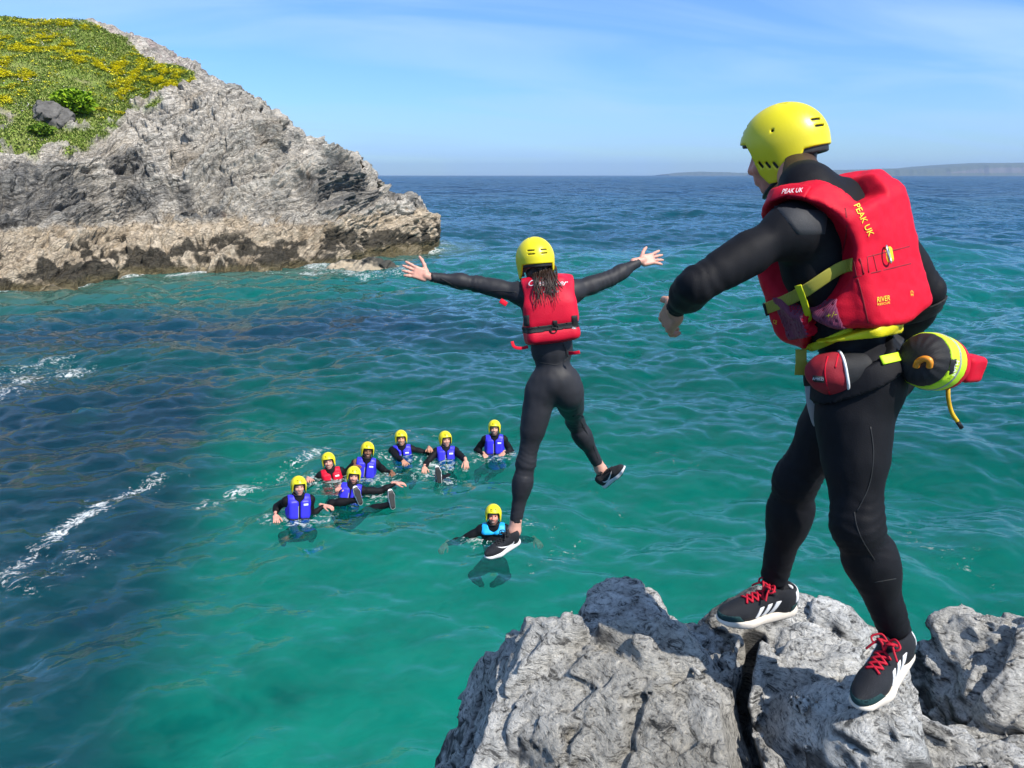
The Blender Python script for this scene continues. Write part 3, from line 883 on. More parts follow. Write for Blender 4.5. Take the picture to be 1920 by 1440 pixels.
def build_sea():
    fine = np.radians(np.linspace(-39, 39, 740))
    coarse = np.radians(np.linspace(39, 321, 48)[1:-1])
    th = np.concatenate([fine, coarse, [math.radians(321)]])
    r = [2.2]
    while r[-1] < 26000: r.append(r[-1] * (1 + .0043 + .0000055 * min(r[-1], 3000)) + .001)
    r = np.array(r)
    R, TH = np.meshgrid(r, th, indexing='ij')
    X, Y = R * np.sin(TH), R * np.cos(TH)
    x, y = X.ravel(), Y.ravel()
    sp = np.repeat(np.gradient(r), len(th))
    sp = np.maximum(sp, R.ravel() * math.radians(78 / 740))
    wide = np.abs(np.degrees(TH.ravel())) > 39.5
    sp = np.where(wide, np.maximum(sp, R.ravel() * .1), sp)
    h, dx, dy = sea_height(x, y, sp)
    Z = h
    P = np.stack([x + dx, y + dy, Z], 1)
    nr, nt = len(r), len(th)
    i = (np.arange(nr - 1)[:, None] * nt + np.arange(nt)[None]); j = (np.arange(nr - 1)[:, None] * nt + (np.arange(nt)[None] + 1) % nt)
    F = np.stack([i, j, j + nt, i + nt], -1).reshape(-1, 4)
    P = np.concatenate([P, [[0, 0, 0]]]); c0 = len(P) - 1
    k = np.arange(nt); F = np.concatenate([F, np.stack([(k + 1) % nt, k, np.full(nt, c0), np.full(nt, c0)], 1)])
    x = np.append(x, 0); y = np.append(y, 0); Q = np.stack([x, y, 0 * x], 1)
    rr = np.hypot(x, y)
    # what lies under the water colours it: sand in the cove, weed and rock at the left, deep water outside
    n1 = fbm(Q / 5.0, 4, 201); n2 = fbm(Q / 1.6, 3, 202); n3 = fbm(Q / 22.0, 3, 203)
    far = smooth(18, 70, rr + 8 * n1 + 3 * n2)
    far2 = smooth(60, 260, rr + 40 * n3)
    c = mixc((.000, .170, .124), (.000, .135, .104), smooth(8, 22, rr + 3 * n1))
    c = mixc(c, (.002, .045, .064), far)
    c = mixc(c, (.004, .026, .055), far2)
    # weed beds: left of the cove, and the band below the headland
    L1 = smooth(.8, -.6, x + 3.0 + 1.1 * n1 + .9 * n2 + .32 * (y - 5)) * smooth(24, 15, y + 2 * n1)
    B = np.exp(-((y - 25 - 2.0 * n1 - .12 * x) / 5.0) ** 2) * smooth(3.5, -3, x + 3 * n1)
    L2 = np.clip(np.maximum(L1, B), 0, 1) * (1 - .55 * smooth(.15, .5, fbm(Q / 2.6, 4, 204)))
    c = mixc(c, (.006, .042, .080), .92 * L2)
    # paler shallows below the ledge
    shore = [on_water(a, b) for a, b in zip(PX, WAT)]
    ds, _ = polyline_dist(x, y, shore)
    shal = smooth(6.5, .5, ds + 1.5 * n1) * (y < 60) * (x < -2)
    c = mixc(c, (.055, .12, .092), .75 * shal)
    # foam: fraction of white at each place
    foam = .86 * smooth(1.25, .05, ds + .55 * n2 + .5 * n1) * smooth(.0, .35, .25 + n1 + n2)
    for pts, w, a in (([(0, 745), (40, 690), (95, 680), (130, 690)], .8, .85), ([(-20, 1095), (60, 1035), (130, 985), (215, 945), (290, 905)], .20, 1.05), ([(-10, 1080), (60, 1075), (130, 1050)], .55, .62), ([(190, 945), (300, 905)], .35, .5),
                      ([(440, 915), (520, 890), (555, 868), (600, 838)], .26, 1.0), ([(500, 890), (555, 890), (540, 880)], .3, .75), ([(380, 945), (430, 925), (470, 905)], .4, .55), ([(600, 885), (640, 880), (700, 872)], .2, .5),
                      ([(600, 503), (640, 515), (700, 523), (760, 522)], .9, 1.05), ([(500, 510), (560, 512), (630, 516)], .7, .95), ([(640, 470), (720, 468), (800, 458), (830, 450)], .7, .8), ([(640, 492), (600, 505)], .6, .7),
                      ([(190, 520), (225, 510), (250, 516)], .7, .9), ([(800, 470), (840, 452)], .8, .6), ([(715, 815), (800, 805), (780, 830)], .4, .45),
                      ([(830, 900), (815, 880), (812, 870)], .15, .6), ([(960, 1010), (1010, 985), (1030, 1000)], .25, .4), ([(1000, 1075), (1050, 1040), (1080, 1010)], .25, .38), ([(1640, 1000), (1800, 1050), (1850, 1100)], .35, .36), ([(1150, 990), (1130, 880)], .3, .3), ([(1240, 850), (1290, 860)], .3, .42)):
        d, _ = polyline_dist(x, y, [on_water(*p) for p in pts])
        foam = np.maximum(foam, a * .74 * (.55 + .6 * smooth(-.25, .35, n2 + .6 * n1)) * smooth(1.7, .1, d / w + .45 * n2 + .25 * n1))
    for bx, by in ((556, 975), (608, 897), (692, 888), (674, 930), (752, 856), (832, 862), (928, 852), (922, 1020), (820, 885)):
        d, _ = polyline_dist(x, y, [on_water(bx - 22, by), on_water(bx + 22, by + 2)])
        foam = np.maximum(foam, .50 * smooth(.55, .12, d + .22 * n2 + .1 * n1))
    # whitecaps far out
    cap = smooth(.60, .72, fbm(Q / (9, 3.2, 1), 3, 207)) * smooth(30, 90, rr) * (1 - smooth(900, 2500, rr)) * .8
    foam = np.maximum(foam, cap)
    # foam on the far side of the shoreline is ground, no matter
    t = NT('sea_water')
    p = t.pos()
    col = t.attr('col')
    fm = t.attr('foam', 'Fac')
    rd = t.math('ABSOLUTE', t.math('SUBTRACT', t.noise(p, 3.4, 5, .62, 1.6), .5))
    rd = t.math('SUBTRACT', 1.0, t.math('MULTIPLY', rd, 7.0), clamp=True)
    nz = t.ramp(t.noise(p, 7.5, 6, .7, .8), [(.36, 0.0), (.64, 1.0)])
    nf = t.math('ADD', t.math('MULTIPLY', rd, .5), t.math('MULTIPLY', nz, .5))
    fmask = t.math('MULTIPLY', t.math('SUBTRACT', t.math('ADD', t.math('MULTIPLY', fm, .82), nf), 1.0), 2.2, clamp=True)
    fmask = t.math('MULTIPLY', fmask, t.math('GREATER_THAN', fm, .02))
    # small ripples, finer near the rocks and longer out at sea
    cd = t.new('ShaderNodeVectorMath', operation='LENGTH'); t.put(cd.inputs[0], p); dist = cd.outputs['Value']
    b1 = t.noise(t.mapping(p, (1.0, 1.7, 1)), 1.9, 3, .5, .4)
    b2 = t.noise(t.mapping(p, (1, 1.6, 1), (0, 0, .5)), .5, 3, .5, .3)
    b3 = t.noise(t.mapping(p, (.6, 1.5, 1), (0, 0, .2)), .12, 4, .55)
    w1 = t.math('SUBTRACT', 1.0, t.math('MULTIPLY', dist, .025), clamp=True)
    nrm = t.bump(t.math('MULTIPLY', b1, w1), .3, .10)
    nrm = t.bump(b2, t.math('MULTIPLY', t.math('SUBTRACT', dist, 25.0), .010, clamp=True), .5, nrm)
    nrm = t.bump(b3, t.math('MULTIPLY', t.math('SUBTRACT', dist, 60.0), .006, clamp=True), 2.0, nrm)
    body = t.new('ShaderNodeSubsurfaceScattering', falloff='BURLEY', Color=col, Scale=1.0); body.inputs['Radius'].default_value = (.9, 1.2, 1.2)
    t.put(body.inputs['Normal'], t.bump(t.math('MULTIPLY', b1, w1), .25, .12))
    see = t.new('ShaderNodeBsdfTransparent', Color=(.36, .80, .78, 1))
    near_ = t.math('SUBTRACT', 1.0, t.math('MULTIPLY', dist, .022), clamp=True)
    m0 = t.new('ShaderNodeMixShader'); t.put(m0.inputs[0], t.math('MULTIPLY', near_, .9)); t.l.new(body.outputs[0], m0.inputs[1]); t.l.new(see.outputs[0], m0.inputs[2])
    gl = t.new('ShaderNodeBsdfGlossy', Roughness=.05, Color=(.88, .93, 1, 1)); t.put(gl.inputs['Normal'], nrm)
    fr = t.new('ShaderNodeFresnel', IOR=1.33); t.put(fr.inputs['Normal'], nrm)
    frc = t.math('MINIMUM', fr.outputs[0], .45)
    m1 = t.new('ShaderNodeMixShader'); t.put(m1.inputs[0], frc); t.l.new(m0.outputs[0], m1.inputs[1]); t.l.new(gl.outputs[0], m1.inputs[2])
    wf = t.new('ShaderNodeBsdfDiffuse', Color=(.72, .74, .72, 1))
    m2 = t.new('ShaderNodeMixShader'); t.put(m2.inputs[0], t.math('MULTIPLY', fmask, .85)); t.l.new(m1.outputs[0], m2.inputs[1]); t.l.new(wf.outputs[0], m2.inputs[2])
    t.l.new(m2.outputs[0], t.out.inputs['Surface'])
    me = mesh_from('sea', P, F, t.m)
    set_color(me, c); set_float(me, foam, 'foam')
    tag(obj('sea', me), 'green and blue sea with small waves filling the cove', 'sea', kind='structure')
    # the bed of the cove
    g = np.linspace(-130, 130, 260); GX, GY = np.meshgrid(g, g + 60, indexing='xy')
    q = np.stack([GX.ravel(), GY.ravel(), 0 * GX.ravel()], 1)
    q[:, 2] = -9.0 + .5 * fbm(q / 6, 3, 211)
    m = NT('sandy_sea_bed')
    n = m.noise(m.pos(), .5, 5)
    m.bsdf(Base_Color=m.mix(1, m.attr('col'), m.ramp(n, [(.3, .8), (.7, 1.2)]), 'MULTIPLY'), Roughness=.9)
    bs_ = [n_ for n_ in m.n if n_.type == 'BSDF_PRINCIPLED'][0]
    bs_.subsurface_method = 'BURLEY'; bs_.inputs['Subsurface Weight'].default_value = 1.0; bs_.inputs['Subsurface Radius'].default_value = (4.5, 5.0, 5.0); bs_.inputs['Subsurface Scale'].default_value = 1.0
    mb = mesh_from('sea_bed', q, grid_faces(260, 260), m.m)
    q0 = q * (1, 1, 0)
    k1 = fbm(q0 / 9.0, 4, 201); k2 = fbm(q0 / 3.5, 3, 202)
    sx, sy = q[:, 0] / 2.91, q[:, 1] / 2.91
    wl_ = np.maximum(smooth(.8, -.6, sx + 3.0 + .5 * k1 + .4 * k2 + .32 * (sy - 5)), smooth(18, 25, sy + 2 * k1))
    set_color(mb, mixc(mixc((.05, .45, .335), (.035, .35, .27), np.clip(.5 + k1, 0, 1)), (.015, .05, .085), wl_ * (.8 + .2 * smooth(-.2, .3, k2))))
    tag(obj('sea_bed', mb), 'pale sandy bed under the clear water of the cove', 'sea bed', kind='structure')
build_sea()

# ------------------------------------------------------------------ far coast on the horizon
def far_coast(name, pts, Y, depth, label, seed):
    """a long low cliff; pts give its skyline"""
    px = np.array([p[0] for p in pts], float); py = np.array([p[1] for p in pts], float)
    u = np.linspace(px[0], px[-1], 260)
    top = np.array([W(a, b, Y) for a, b in zip(u, np.interp(u, px, py))])
    top[:, 2] += 9 * fbm(np.stack([u / 30, 0 * u, 0 * u], 1), 4, seed) * (top[:, 2] > 12)
    rows = []
    nz = fbm(np.stack([u / 14, 0 * u + 3, 0 * u], 1), 4, seed + 1, ridged=True)
    for k, (d, hz) in enumerate(((-.10, -3), (-.06, .04), (-.03, .35), (0, .8), (.12, .93), (.6, 1.0), (1.6, .9), (2.2, -.1))):
        q = top.copy(); q[:, 1] += d * depth + depth * .07 * nz * (k in (1, 2, 3)); q[:, 2] = top[:, 2] * hz if hz > 0 else hz * 1.0
        rows.append(q)
    V = np.array(rows)
    t = NT(name + '_rock_and_fields')
    n = t.noise(t.mapping(t.pos(), (1, 1, .25)), .006, 6, .65)
    geo = t.n.new('ShaderNodeNewGeometry'); sp = t.new('ShaderNodeSeparateXYZ'); t.put(sp.inputs[0], geo.outputs['Normal'])
    grass = t.mix(n, (.05, .065, .028), (.10, .10, .045)); rk = t.mix(n, (.05, .043, .036), (.22, .185, .15))
    t.bsdf(Base_Color=t.mix(t.math('GREATER_THAN', sp.outputs['Z'], .62), rk, grass), Roughness=.95)
    o = obj(name, mesh_from(name, V.reshape(-1, 3), grid_faces(*V.shape[:2]), t.m))
    return tag(o, label, 'coast', kind='structure')
far_coast('far_coast', [(1490, 325), (1545, 319), (1640, 318), (1720, 315), (1770, 314), (1805, 311), (1840, 307), (1880, 304), (1930, 304), (2050, 303), (2200, 306), (2400, 318)], 7000, 700, 'long hazy line of sea cliffs with fields on the right of the horizon', 401)
far_coast('far_headland', [(1255, 327.5), (1285, 323.5), (1320, 321.5), (1400, 323.5), (1500, 325.5), (1545, 327.5)], 9500, 500, 'faint low hazy headland on the horizon behind the helmet', 411)
# the air between: one closed box of thin haze
bm_ = bmesh.new(); bmesh.ops.create_cube(bm_, size=1.0)
me = bpy.data.meshes.new('haze'); bm_.to_mesh(me); bm_.free()
for v in me.vertices: v.co = Vector((v.co.x * 22000, v.co.y * 22000, (v.co.z + .5) * 160 - 6.5))
hm = NT('sea_air')
pv = hm.new('ShaderNodeVolumePrincipled'); pv.inputs['Color'].default_value = (.46, .68, 1, 1); pv.inputs['Density'].default_value = 8.5e-5
pv.inputs['Anisotropy'].default_value = .2
hm.l.new(pv.outputs[0], hm.out.inputs['Volume'])
me.materials.append(hm.m)
hz = tag(obj('haze', me), 'thin bluish sea haze over the water', 'haze', kind='stuff')
# ------------------------------------------------------------------ the rocks the instructor stands on
t = NT('weathered_limestone')
p = t.pos()
a = t.attr('col')
n1 = t.noise(p, 7, 9, .68, .5); n2 = t.noise(p, 42, 7, .74, .3)
n3 = t.noise(t.mapping(p, (1.2, 1.2, 4.2), (.55, .42, .3)), 11, 8, .72, .8)
n4 = t.noise(t.mapping(p, (1.0, 1.0, 5.5), (.55, .42, .3)), 30, 6, .72, .5)
col = t.mix(1, a, t.ramp(n1, [(.28, .62), (.5, 1.0), (.72, 1.22)]), 'MULTIPLY')
col = t.mix(1, col, t.ramp(n2, [(.34, .45), (.48, 1.0), (.68, 1.22)]), 'MULTIPLY')
col = t.mix(1, col, t.ramp(n3, [(.38, .16), (.455, .92), (.66, 1.2)]), 'MULTIPLY')
col = t.mix(1, col, t.ramp(n4, [(.37, .30), (.455, 1.0), (.68, 1.15)]), 'MULTIPLY')
wet = t.attr('wet', 'Fac')
h = t.math('ADD', t.math('ADD', t.math('MULTIPLY', n1, .7), t.math('MULTIPLY', n2, .35)), t.math('ADD', t.math('MULTIPLY', n3, .9), t.math('MULTIPLY', n4, .4)))
rg = t.math('SUBTRACT', .80, t.math('MULTIPLY', wet, t.math('ADD', .38, t.math('MULTIPLY', n2, .30))), clamp=True)
b = t.bsdf(Base_Color=t.mix(t.math('MULTIPLY', wet, .45), col, t.mix(1, col, (.62, .57, .48), 'MULTIPLY')), Roughness=rg, Normal=t.bump(h, 1.0, .06))
b.inputs['Specular IOR Level'].default_value = .45
LIME = t.m

def axes_(d):
    y = unit(d * (1, 1, 0)); return np.array([[y[1], -y[0], 0], y, [0, 0, 1.0]])
CREV_A, CREV_B = W(1402, 1185, 2.55), W(1392, 1480, 1.70)
CREV = box((CREV_A + CREV_B) / 2 + (0, 0, -.12), (.038, .50, .50), axes_(CREV_B - CREV_A), .03)
def ground_rock(label, c, r, planes, seed, h, R=None, bump=.05, freq=3.0, crack=.5, grooves=(), wetc=None, k=.02, zlo=-1.0, crev=True):
    f0 = rock_sdf(c, r, planes, seed, bump, freq, R, crack, k)
    gr = [(np.asarray(A, float), np.asarray(B, float), w, dep) for A, B, w, dep in grooves]
    def f(P):
        d = f0(P)
        if crev: d = smax(d, -(CREV(P + .10 * np.stack([noise3(P * 2.6, 71), 0 * P[:, 0], 0 * P[:, 0]], 1)) - .030 * fbm(P * 7, 3, 72)), .02)
        for A, B, w, dep in gr:
            ba = B - A; tt = np.clip((P - A) @ ba / (ba @ ba), 0, 1)
            q = np.linalg.norm(P - A - tt[:, None] * ba, axis=1) + .04 * noise3(P * 4, seed + 31)
            d = smax(d, w - q, dep)
        return d
    c = np.asarray(c); R_ = np.asarray(r) * 1.06 + .06
    if R is not None: R_ = np.abs(np.asarray(R)).T @ R_
    lo, hi = c - R_, c + R_
    lo[2] = max(lo[2], zlo)
    V, F = nets(f, lo, hi, h)
    me = mesh_from('rock', V, F, LIME)
    n1 = fbm(V * 1.3, 4, seed + 40); n2 = fbm(V * 5, 4, seed + 41)
    col = mixc((.57, .545, .49), (.80, .785, .735), np.clip(.5 + 1.0 * n1 + .5 * n2, 0, 1))
    col = mixc(col, (.30, .25, .16), .55 * smooth(.1, .45, fbm(V * 1.8, 3, seed + 42)))
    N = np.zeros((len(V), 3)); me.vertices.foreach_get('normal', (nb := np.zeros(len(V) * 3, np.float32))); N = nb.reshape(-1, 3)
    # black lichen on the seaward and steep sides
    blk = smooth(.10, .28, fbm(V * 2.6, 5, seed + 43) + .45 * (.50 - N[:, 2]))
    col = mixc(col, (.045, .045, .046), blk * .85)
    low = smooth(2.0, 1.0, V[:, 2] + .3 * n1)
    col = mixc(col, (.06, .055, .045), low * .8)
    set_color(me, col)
    w = np.zeros(len(V))
    if wetc is not None:
        for q, rad in wetc: w = np.maximum(w, smooth(rad, rad * .35, np.linalg.norm((V - q) * (1, 1, .6), axis=1) + .18 * n1 * rad + .1 * n2))
    set_float(me, w, 'wet')
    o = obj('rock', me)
    tag(o, label, 'rock', 'grey rocks at the edge of the jump ledge')
    return f
def at(px, py, Y): return W(px, py, Y)
def frame(xa, za):
    z = unit(za); x = unit(np.asarray(xa) - z * (np.asarray(xa) @ z)); return np.array([x, np.cross(z, x), z])

ROCK = []
# the large wet slab at the left front
s_top = at(1130, 1270, 2.35)
ROCK.append(ground_rock('large wet grey slab sloping down to the left in front of the deep crevice', at(1150, 1350, 2.25) + (0, 0, -.56), (.80, 1.05, .98),
    [(( -.42, -.22, .88), .60), ((-.86, .1, .42), .56), ((.97, .05, .2), .56), ((.1, .75, .6), .68)], 500, .012,
    frame((.95, .25, .0), (0, 0, 1)), .05, 3.0,
    grooves=[(at(1285, 1300, 2.15), at(1290, 1450, 1.85), .02, .05), (at(1010, 1280, 2.2), at(1000, 1440, 1.95), .02, .06)],
    wetc=[(at(1180, 1250, 2.3), .42), (at(1230, 1350, 2.0), .35), (at(1130, 1330, 2.1), .3)]))
# dark knob at the seaward edge, in the instructor's shade
ROCK.append(ground_rock('rounded rock knob at the seaward tip of the wet slab, lying in shade', at(1165, 1150, 2.75) + (0, 0, -.22), (.25, .28, .32), [((0, -.3, 1), .24), ((.1, -1, .2), .2)], 520, .011, None, .035, 4.5))
# pale block under the front foot
ROCK.append(ground_rock('pale rounded rock under the front foot behind the crevice', at(1520, 1160, 2.62) + (0, 0, -.50), (.47, .42, .58), [((-.2, -.15, 1), .46), ((0, -.9, .35), .34)], 540, .011, None, .045, 3.4))
ROCK.append(ground_rock('small dark rock wedged between the shaded knob and the front foot', at(1300, 1190, 2.55) + (0, 0, -.22), (.20, .26, .27), [((-.1, -.1, 1), .2)], 545, .011, None, .035, 5))
# ridge under the rear foot
ROCK.append(ground_rock('tall central rock ridge beneath the rear foot, right of the crevice', at(1600, 1390, 1.98) + (0, 0, -.60), (.46, .66, .86),
    [((.05, .05, 1), .70), ((-.86, -.3, .42), .36), ((.8, -.3, .42), .40), ((.1, -.95, .4), .42)], 560, .011, frame((.9, .42, 0), (0, 0, 1)), .055, 3.2,
    grooves=[(at(1480, 1380, 1.75), at(1330, 1500, 1.7), .02, .05), (at(1640, 1320, 1.9), at(1690, 1460, 1.7), .015, .05)]))
ROCK.append(ground_rock('sloping grey rock shoulder right of the rear foot', at(1745, 1345, 2.12) + (0, 0, -.52), (.30, .50, .62), [((.3, .1, .95), .5), ((.85, .1, .4), .25)], 580, .011, frame((.92, .3, 0), (0, 0, 1)), .045, 3.6))
# the separate boulder at the right edge
ROCK.append(ground_rock('big grey boulder standing apart at the right edge of the picture', at(1905, 1270, 2.75) + (0, 0, -.55), (.50, .60, .95), [((-.55, -.2, .8), .52), ((0, -.8, .6), .5), ((-.9, 0, .3), .36)], 600, .012, None, .06, 3.0))
ROCK.append(ground_rock('low dark cracked rock at the bottom right corner', at(1880, 1420, 2.25) + (0, 0, -.45), (.36, .42, .50), [((-.5, -.1, .85), .38)], 610, .012, None, .05, 3.6))
# the mass under them, down to the sea
ROCK.append(ground_rock('broad dark base of the ledge under the pale rocks, standing in the sea', (1.35, 1.55, .65), (2.3, 1.25, 2.15), [((0, .1, 1), 1.80), ((-.75, .35, .5), 1.28), ((0, .9, .4), 1.02)], 620, .035, None, .10, 1.4))
# ------------------------------------------------------------------ people: common building
M = dict(
    suit=cloth('black_neoprene', (.0065, .0065, .0085), .66, .25, .35, 40, .16),
    suit2=cloth('charcoal_neoprene', (.020, .020, .024), .58, .2, .3, 40, .3),
    panel=cloth('grey_black_panel', (.030, .031, .035), .6, .2, .5, 60, .3),
    red=cloth('red_nylon', (.60, .004, .024), .6, .10, .5, 50, .2),
    red2=cloth('red_foam_vest', (.60, .004, .028), .5, .12, .8, 50, .3),
    darkred=cloth('maroon_cloth', (.26, .012, .022), .65, .15, .4, 50, .3),
    mauve=cloth('mauve_mesh_lining', (.20, .040, .085), .6, .15, .5, 60, .3, 90),
    blue=cloth('blue_nylon', (.035, .030, .62), .45, .12, .4, 40, .4),
    cyan=cloth('cyan_nylon', (.01, .36, .75), .5, .1, .4, 40, .35),
    olive=cloth('olive_webbing', (.38, .34, .05), .6, .1, .5, 50, .3, 120),
    lime=cloth('yellow_webbing', (.62, .64, .015), .55, .08, .4, 50, .35, 120),
    yellowc=cloth('yellow_lining', (.70, .60, .01), .5, .12, .5, 40, .35),
    fluo=cloth('fluorescent_fabric', (.55, .80, .02), .55, .08, .3, 40, .35),
    grey=cloth('grey_reflective', (.32, .32, .33), .4, .08, .2, 40, .5),
    black=cloth('black_webbing', (.014, .014, .015), .6, .2, .4, 60, .35, 120),
    white=cloth('white_fabric', (.72, .72, .72), .55, .08, .3, 60, .3),
    cream=cloth('cream_foam_sole', (.72, .64, .54), .65, .12, .4, 60, .3),
    shoe=cloth('black_shoe_mesh', (.020, .021, .025), .65, .15, .6, 80, .3, 260),
    shoeg=cloth('dark_green_suede', (.014, .045, .047), .75, .15, .5, 80, .2),
    rubber=plain('black_rubber', (.012, .012, .012), .6),
    lace=cloth('red_lace', (.48, .010, .03), .6, .1, .5, 90, .25),
    orange=plain('orange_plastic', (.80, .28, .02), .4),
    metal=plain('steel_ring', (.6, .6, .6), .3, .9),
    yprint=plain('yellow_print', (.80, .66, .03), .6),
    wprint=plain('white_print', (.80, .80, .80), .6),
    rope=cloth('yellow_and_red_rope', (.75, .45, .02), .6, .5, .6, 130, .3),
    hair=cloth('dark_brown_hair', (.028, .014, .008), .45, .4, .6, 90, .5),
    hair2=cloth('brown_hair', (.05, .026, .014), .5, .4, .6, 90, .4),
    eye=plain('dark_eye', (.02, .015, .012), .2),
)
def helmet_material():
    t = NT('yellow_helmet_shell')
    p = t.objco()
    n = t.noise(p, 14, 5); sc = t.noise(t.mapping(p, (1, 3, 1)), 60, 6, .7)
    c = t.mix(t.ramp(sc, [(.66, 0.0), (.74, .55)]), t.mix(n, (.70, .60, .010), (.80, .69, .014)), (.30, .28, .06))
    b = t.bsdf(Base_Color=c, Roughness=t.math('ADD', .26, t.math('MULTIPLY', sc, .2)), Normal=t.bump(sc, .12, .002))
    return t.m
M['helmet'] = helmet_material()
def skin_material(name, tone):
    t = NT(name)
    p = t.objco()
    n = t.noise(p, 35, 5, .6)
    c = t.mix(1, t.attr('col'), t.ramp(n, [(.3, .88), (.7, 1.1)]), 'MULTIPLY')
    b = t.bsdf(Base_Color=c, Roughness=.5, Normal=t.bump(t.noise(p, 220, 4), .25, .0015))
    b.inputs['Subsurface Weight'].default_value = .08
    b.inputs['Subsurface Radius'].default_value = (.012, .005, .003)
    b.inputs['Specular IOR Level'].default_value = .4
    return t.m
M['skin'] = skin_material('skin', None)
SKIN = dict(fair=(.56, .31, .22), pink=(.60, .30, .23), tan=(.50, .26, .16), brown=(.20, .095, .05), red=(.66, .26, .19))

def axes(right, up):
    """rows: right, forward, up"""
    z = unit(up); x = unit(np.asarray(right) - z * (np.asarray(right) @ z))
    return np.array([x, np.cross(z, x), z])
def ik(a, b, l1, l2, pole):
    a, b = np.asarray(a, float), np.asarray(b, float)
    d = np.linalg.norm(b - a); u = (b - a) / d
    d = min(d, (l1 + l2) * .995)
    x = (l1 * l1 - l2 * l2 + d * d) / (2 * d)
    h = math.sqrt(max(l1 * l1 - x * x, 0))
    p = np.asarray(pole, float); p = p - u * (p @ u)
    return a + u * x + unit(p) * h

class Person:
    def __init__(s, J, size=1.0, wid=1.0, hips=1.0, limb=1.0, leg=1.0, glute=1.0):
        s.J, s.s, s.w = J, size, wid
        j = {k: np.asarray(v, float) for k, v in J.items()}
        s.j = j
        mid = (j['shL'] + j['shR']) / 2
        s.RC = axes(j['shR'] - j['shL'], j['neck'] - j['pelvis'])
        s.RP = axes(j['hipR'] - j['hipL'], j['chest'] - j['pelvis'])
        z = s.s
        C = s.RC
        waist = .52 * j['chest'] + .48 * j['pelvis']
        RW = axes(C[0] + s.RP[0], j['chest'] - j['pelvis'])
        s.torso = [ell(j['chest'], np.array((.160 * wid, .112, .185)) * z, C),
                   ell(j['chest'] + C[2] * .10 * z - C[1] * .015 * z, np.array((.165 * wid, .095, .10)) * z, C),
                   ell(waist, np.array((.128 * wid, .098, .16)) * z, RW),
                   ell(j['pelvis'], np.array((.150 * hips, .112, .125)) * z, s.RP)]
        s.girdle = [cone(j['shL'] * .75 + mid * .25, j['shR'] * .75 + mid * .25, .062 * z, .062 * z),
                    cone(j['neck'] + C[2] * .02, j['shL'] * .8 + mid * .2, .056 * z, .05 * z), cone(j['neck'] + C[2] * .02, j['shR'] * .8 + mid * .2, .056 * z, .05 * z)]
        nk = unit(j['head'] - j['neck'])
        s.neck = [cone(j['neck'] - nk * .03, j['neck'] + nk * .075 * z, .064 * z, .058 * z)]
        s.arms, s.legs = [], []
        L = z * limb
        for k in 'LR':
            L = z * limb
            sh, el_, wr = j['sh' + k], j['el' + k], j['wr' + k]
            s.arms += [ell(sh, np.array((.062, .062, .062)) * L), cone(sh, el_, .055 * L, .042 * L), cone(sh * .55 + el_ * .45, sh * .3 + el_ * .7, .051 * L, .046 * L),
                       cone(el_, el_ * .65 + wr * .35, .041 * L, .043 * L), cone(el_ * .65 + wr * .35, wr, .043 * L, .030 * L)]
            L = z * limb * leg
            hp, kn, an = j['hip' + k], j['kn' + k], j['an' + k]
            bk = -s.RP[1]
            calf = kn * .68 + an * .32
            s.legs += [cone(hp, kn, .088 * L * hips, .058 * L), cone(hp * .75 + kn * .25, hp * .5 + kn * .5, .087 * L * hips, .076 * L),
                       ell(hp + bk * .055 * z * glute, np.array((.088, .085 * (.5 + .5 * glute), .098)) * z * hips, s.RP),
                       cone(kn, calf, .056 * L, .055 * L), cone(calf, an, .055 * L, .041 * L)]
            ku = unit(hp - kn); au = unit(an - kn)
            back = -unit(unit(kn - hp) - au) if np.linalg.norm(ku + au) > .12 else bk
            if back @ bk < -.3: back = -back
            if 'calf' + k in j: back = unit(j['calf' + k])
            s.legs += [cone(calf * .85 + kn * .15 + back * .012 * L, calf * .8 + an * .2 + back * .010 * L, .050 * L, .048 * L)]
        s.suit_u = Union(s.torso + s.girdle + s.neck + s.arms + s.legs, .045 * z)
        s.torso_u = Union(s.torso + s.girdle, .05 * z, .25)
    def suit(s, P):
        d = s.suit_u(P)
        n = np.abs(d) < .03
        if n.any():
            Q = P[n]
            w = .0022 * noise3(Q * 14, 3) + .0016 * noise3(Q * (34, 34, 18), 4)
            for k in 'LR':
                for q, r in (('el', .09), ('kn', .11), ('an', .09), ('wr', .07)):
                    c = s.j[q + k]; dd = np.linalg.norm(Q - c, axis=1)
                    a = {'el': 'sh', 'kn': 'hip', 'an': 'kn', 'wr': 'el'}[q]
                    u = unit(s.j[a + k] - c)
                    w = w + .0019 * np.exp(-(dd / r) ** 2) * np.sin((Q - c) @ u * 210 + 9 * noise3(Q * 11, 6))
            d[n] -= w
        # ends cleanly at cuffs and collar
        for k in 'LR':
            for e, b, cut in (('wr', 'el', s.cuff), ('an', 'kn', s.hem)):
                u = unit(s.j[e + k] - s.j[b + k])
                q = (P - s.j[e + k]) @ u - cut
                m = np.linalg.norm(P - s.j[e + k], axis=1) < .16
                d[m] = np.maximum(d[m], q[m])
        nk = unit(s.j['head'] - s.j['neck'])
        d = np.maximum(d, np.where(np.linalg.norm(P - s.j['neck'] - nk * s.collar, axis=1) < .125, (P - s.j['neck']) @ nk - s.collar, d))
        return d
    cuff, hem, collar = .01, .0, .055
    def bounds(s): return s.suit_u.bounds()

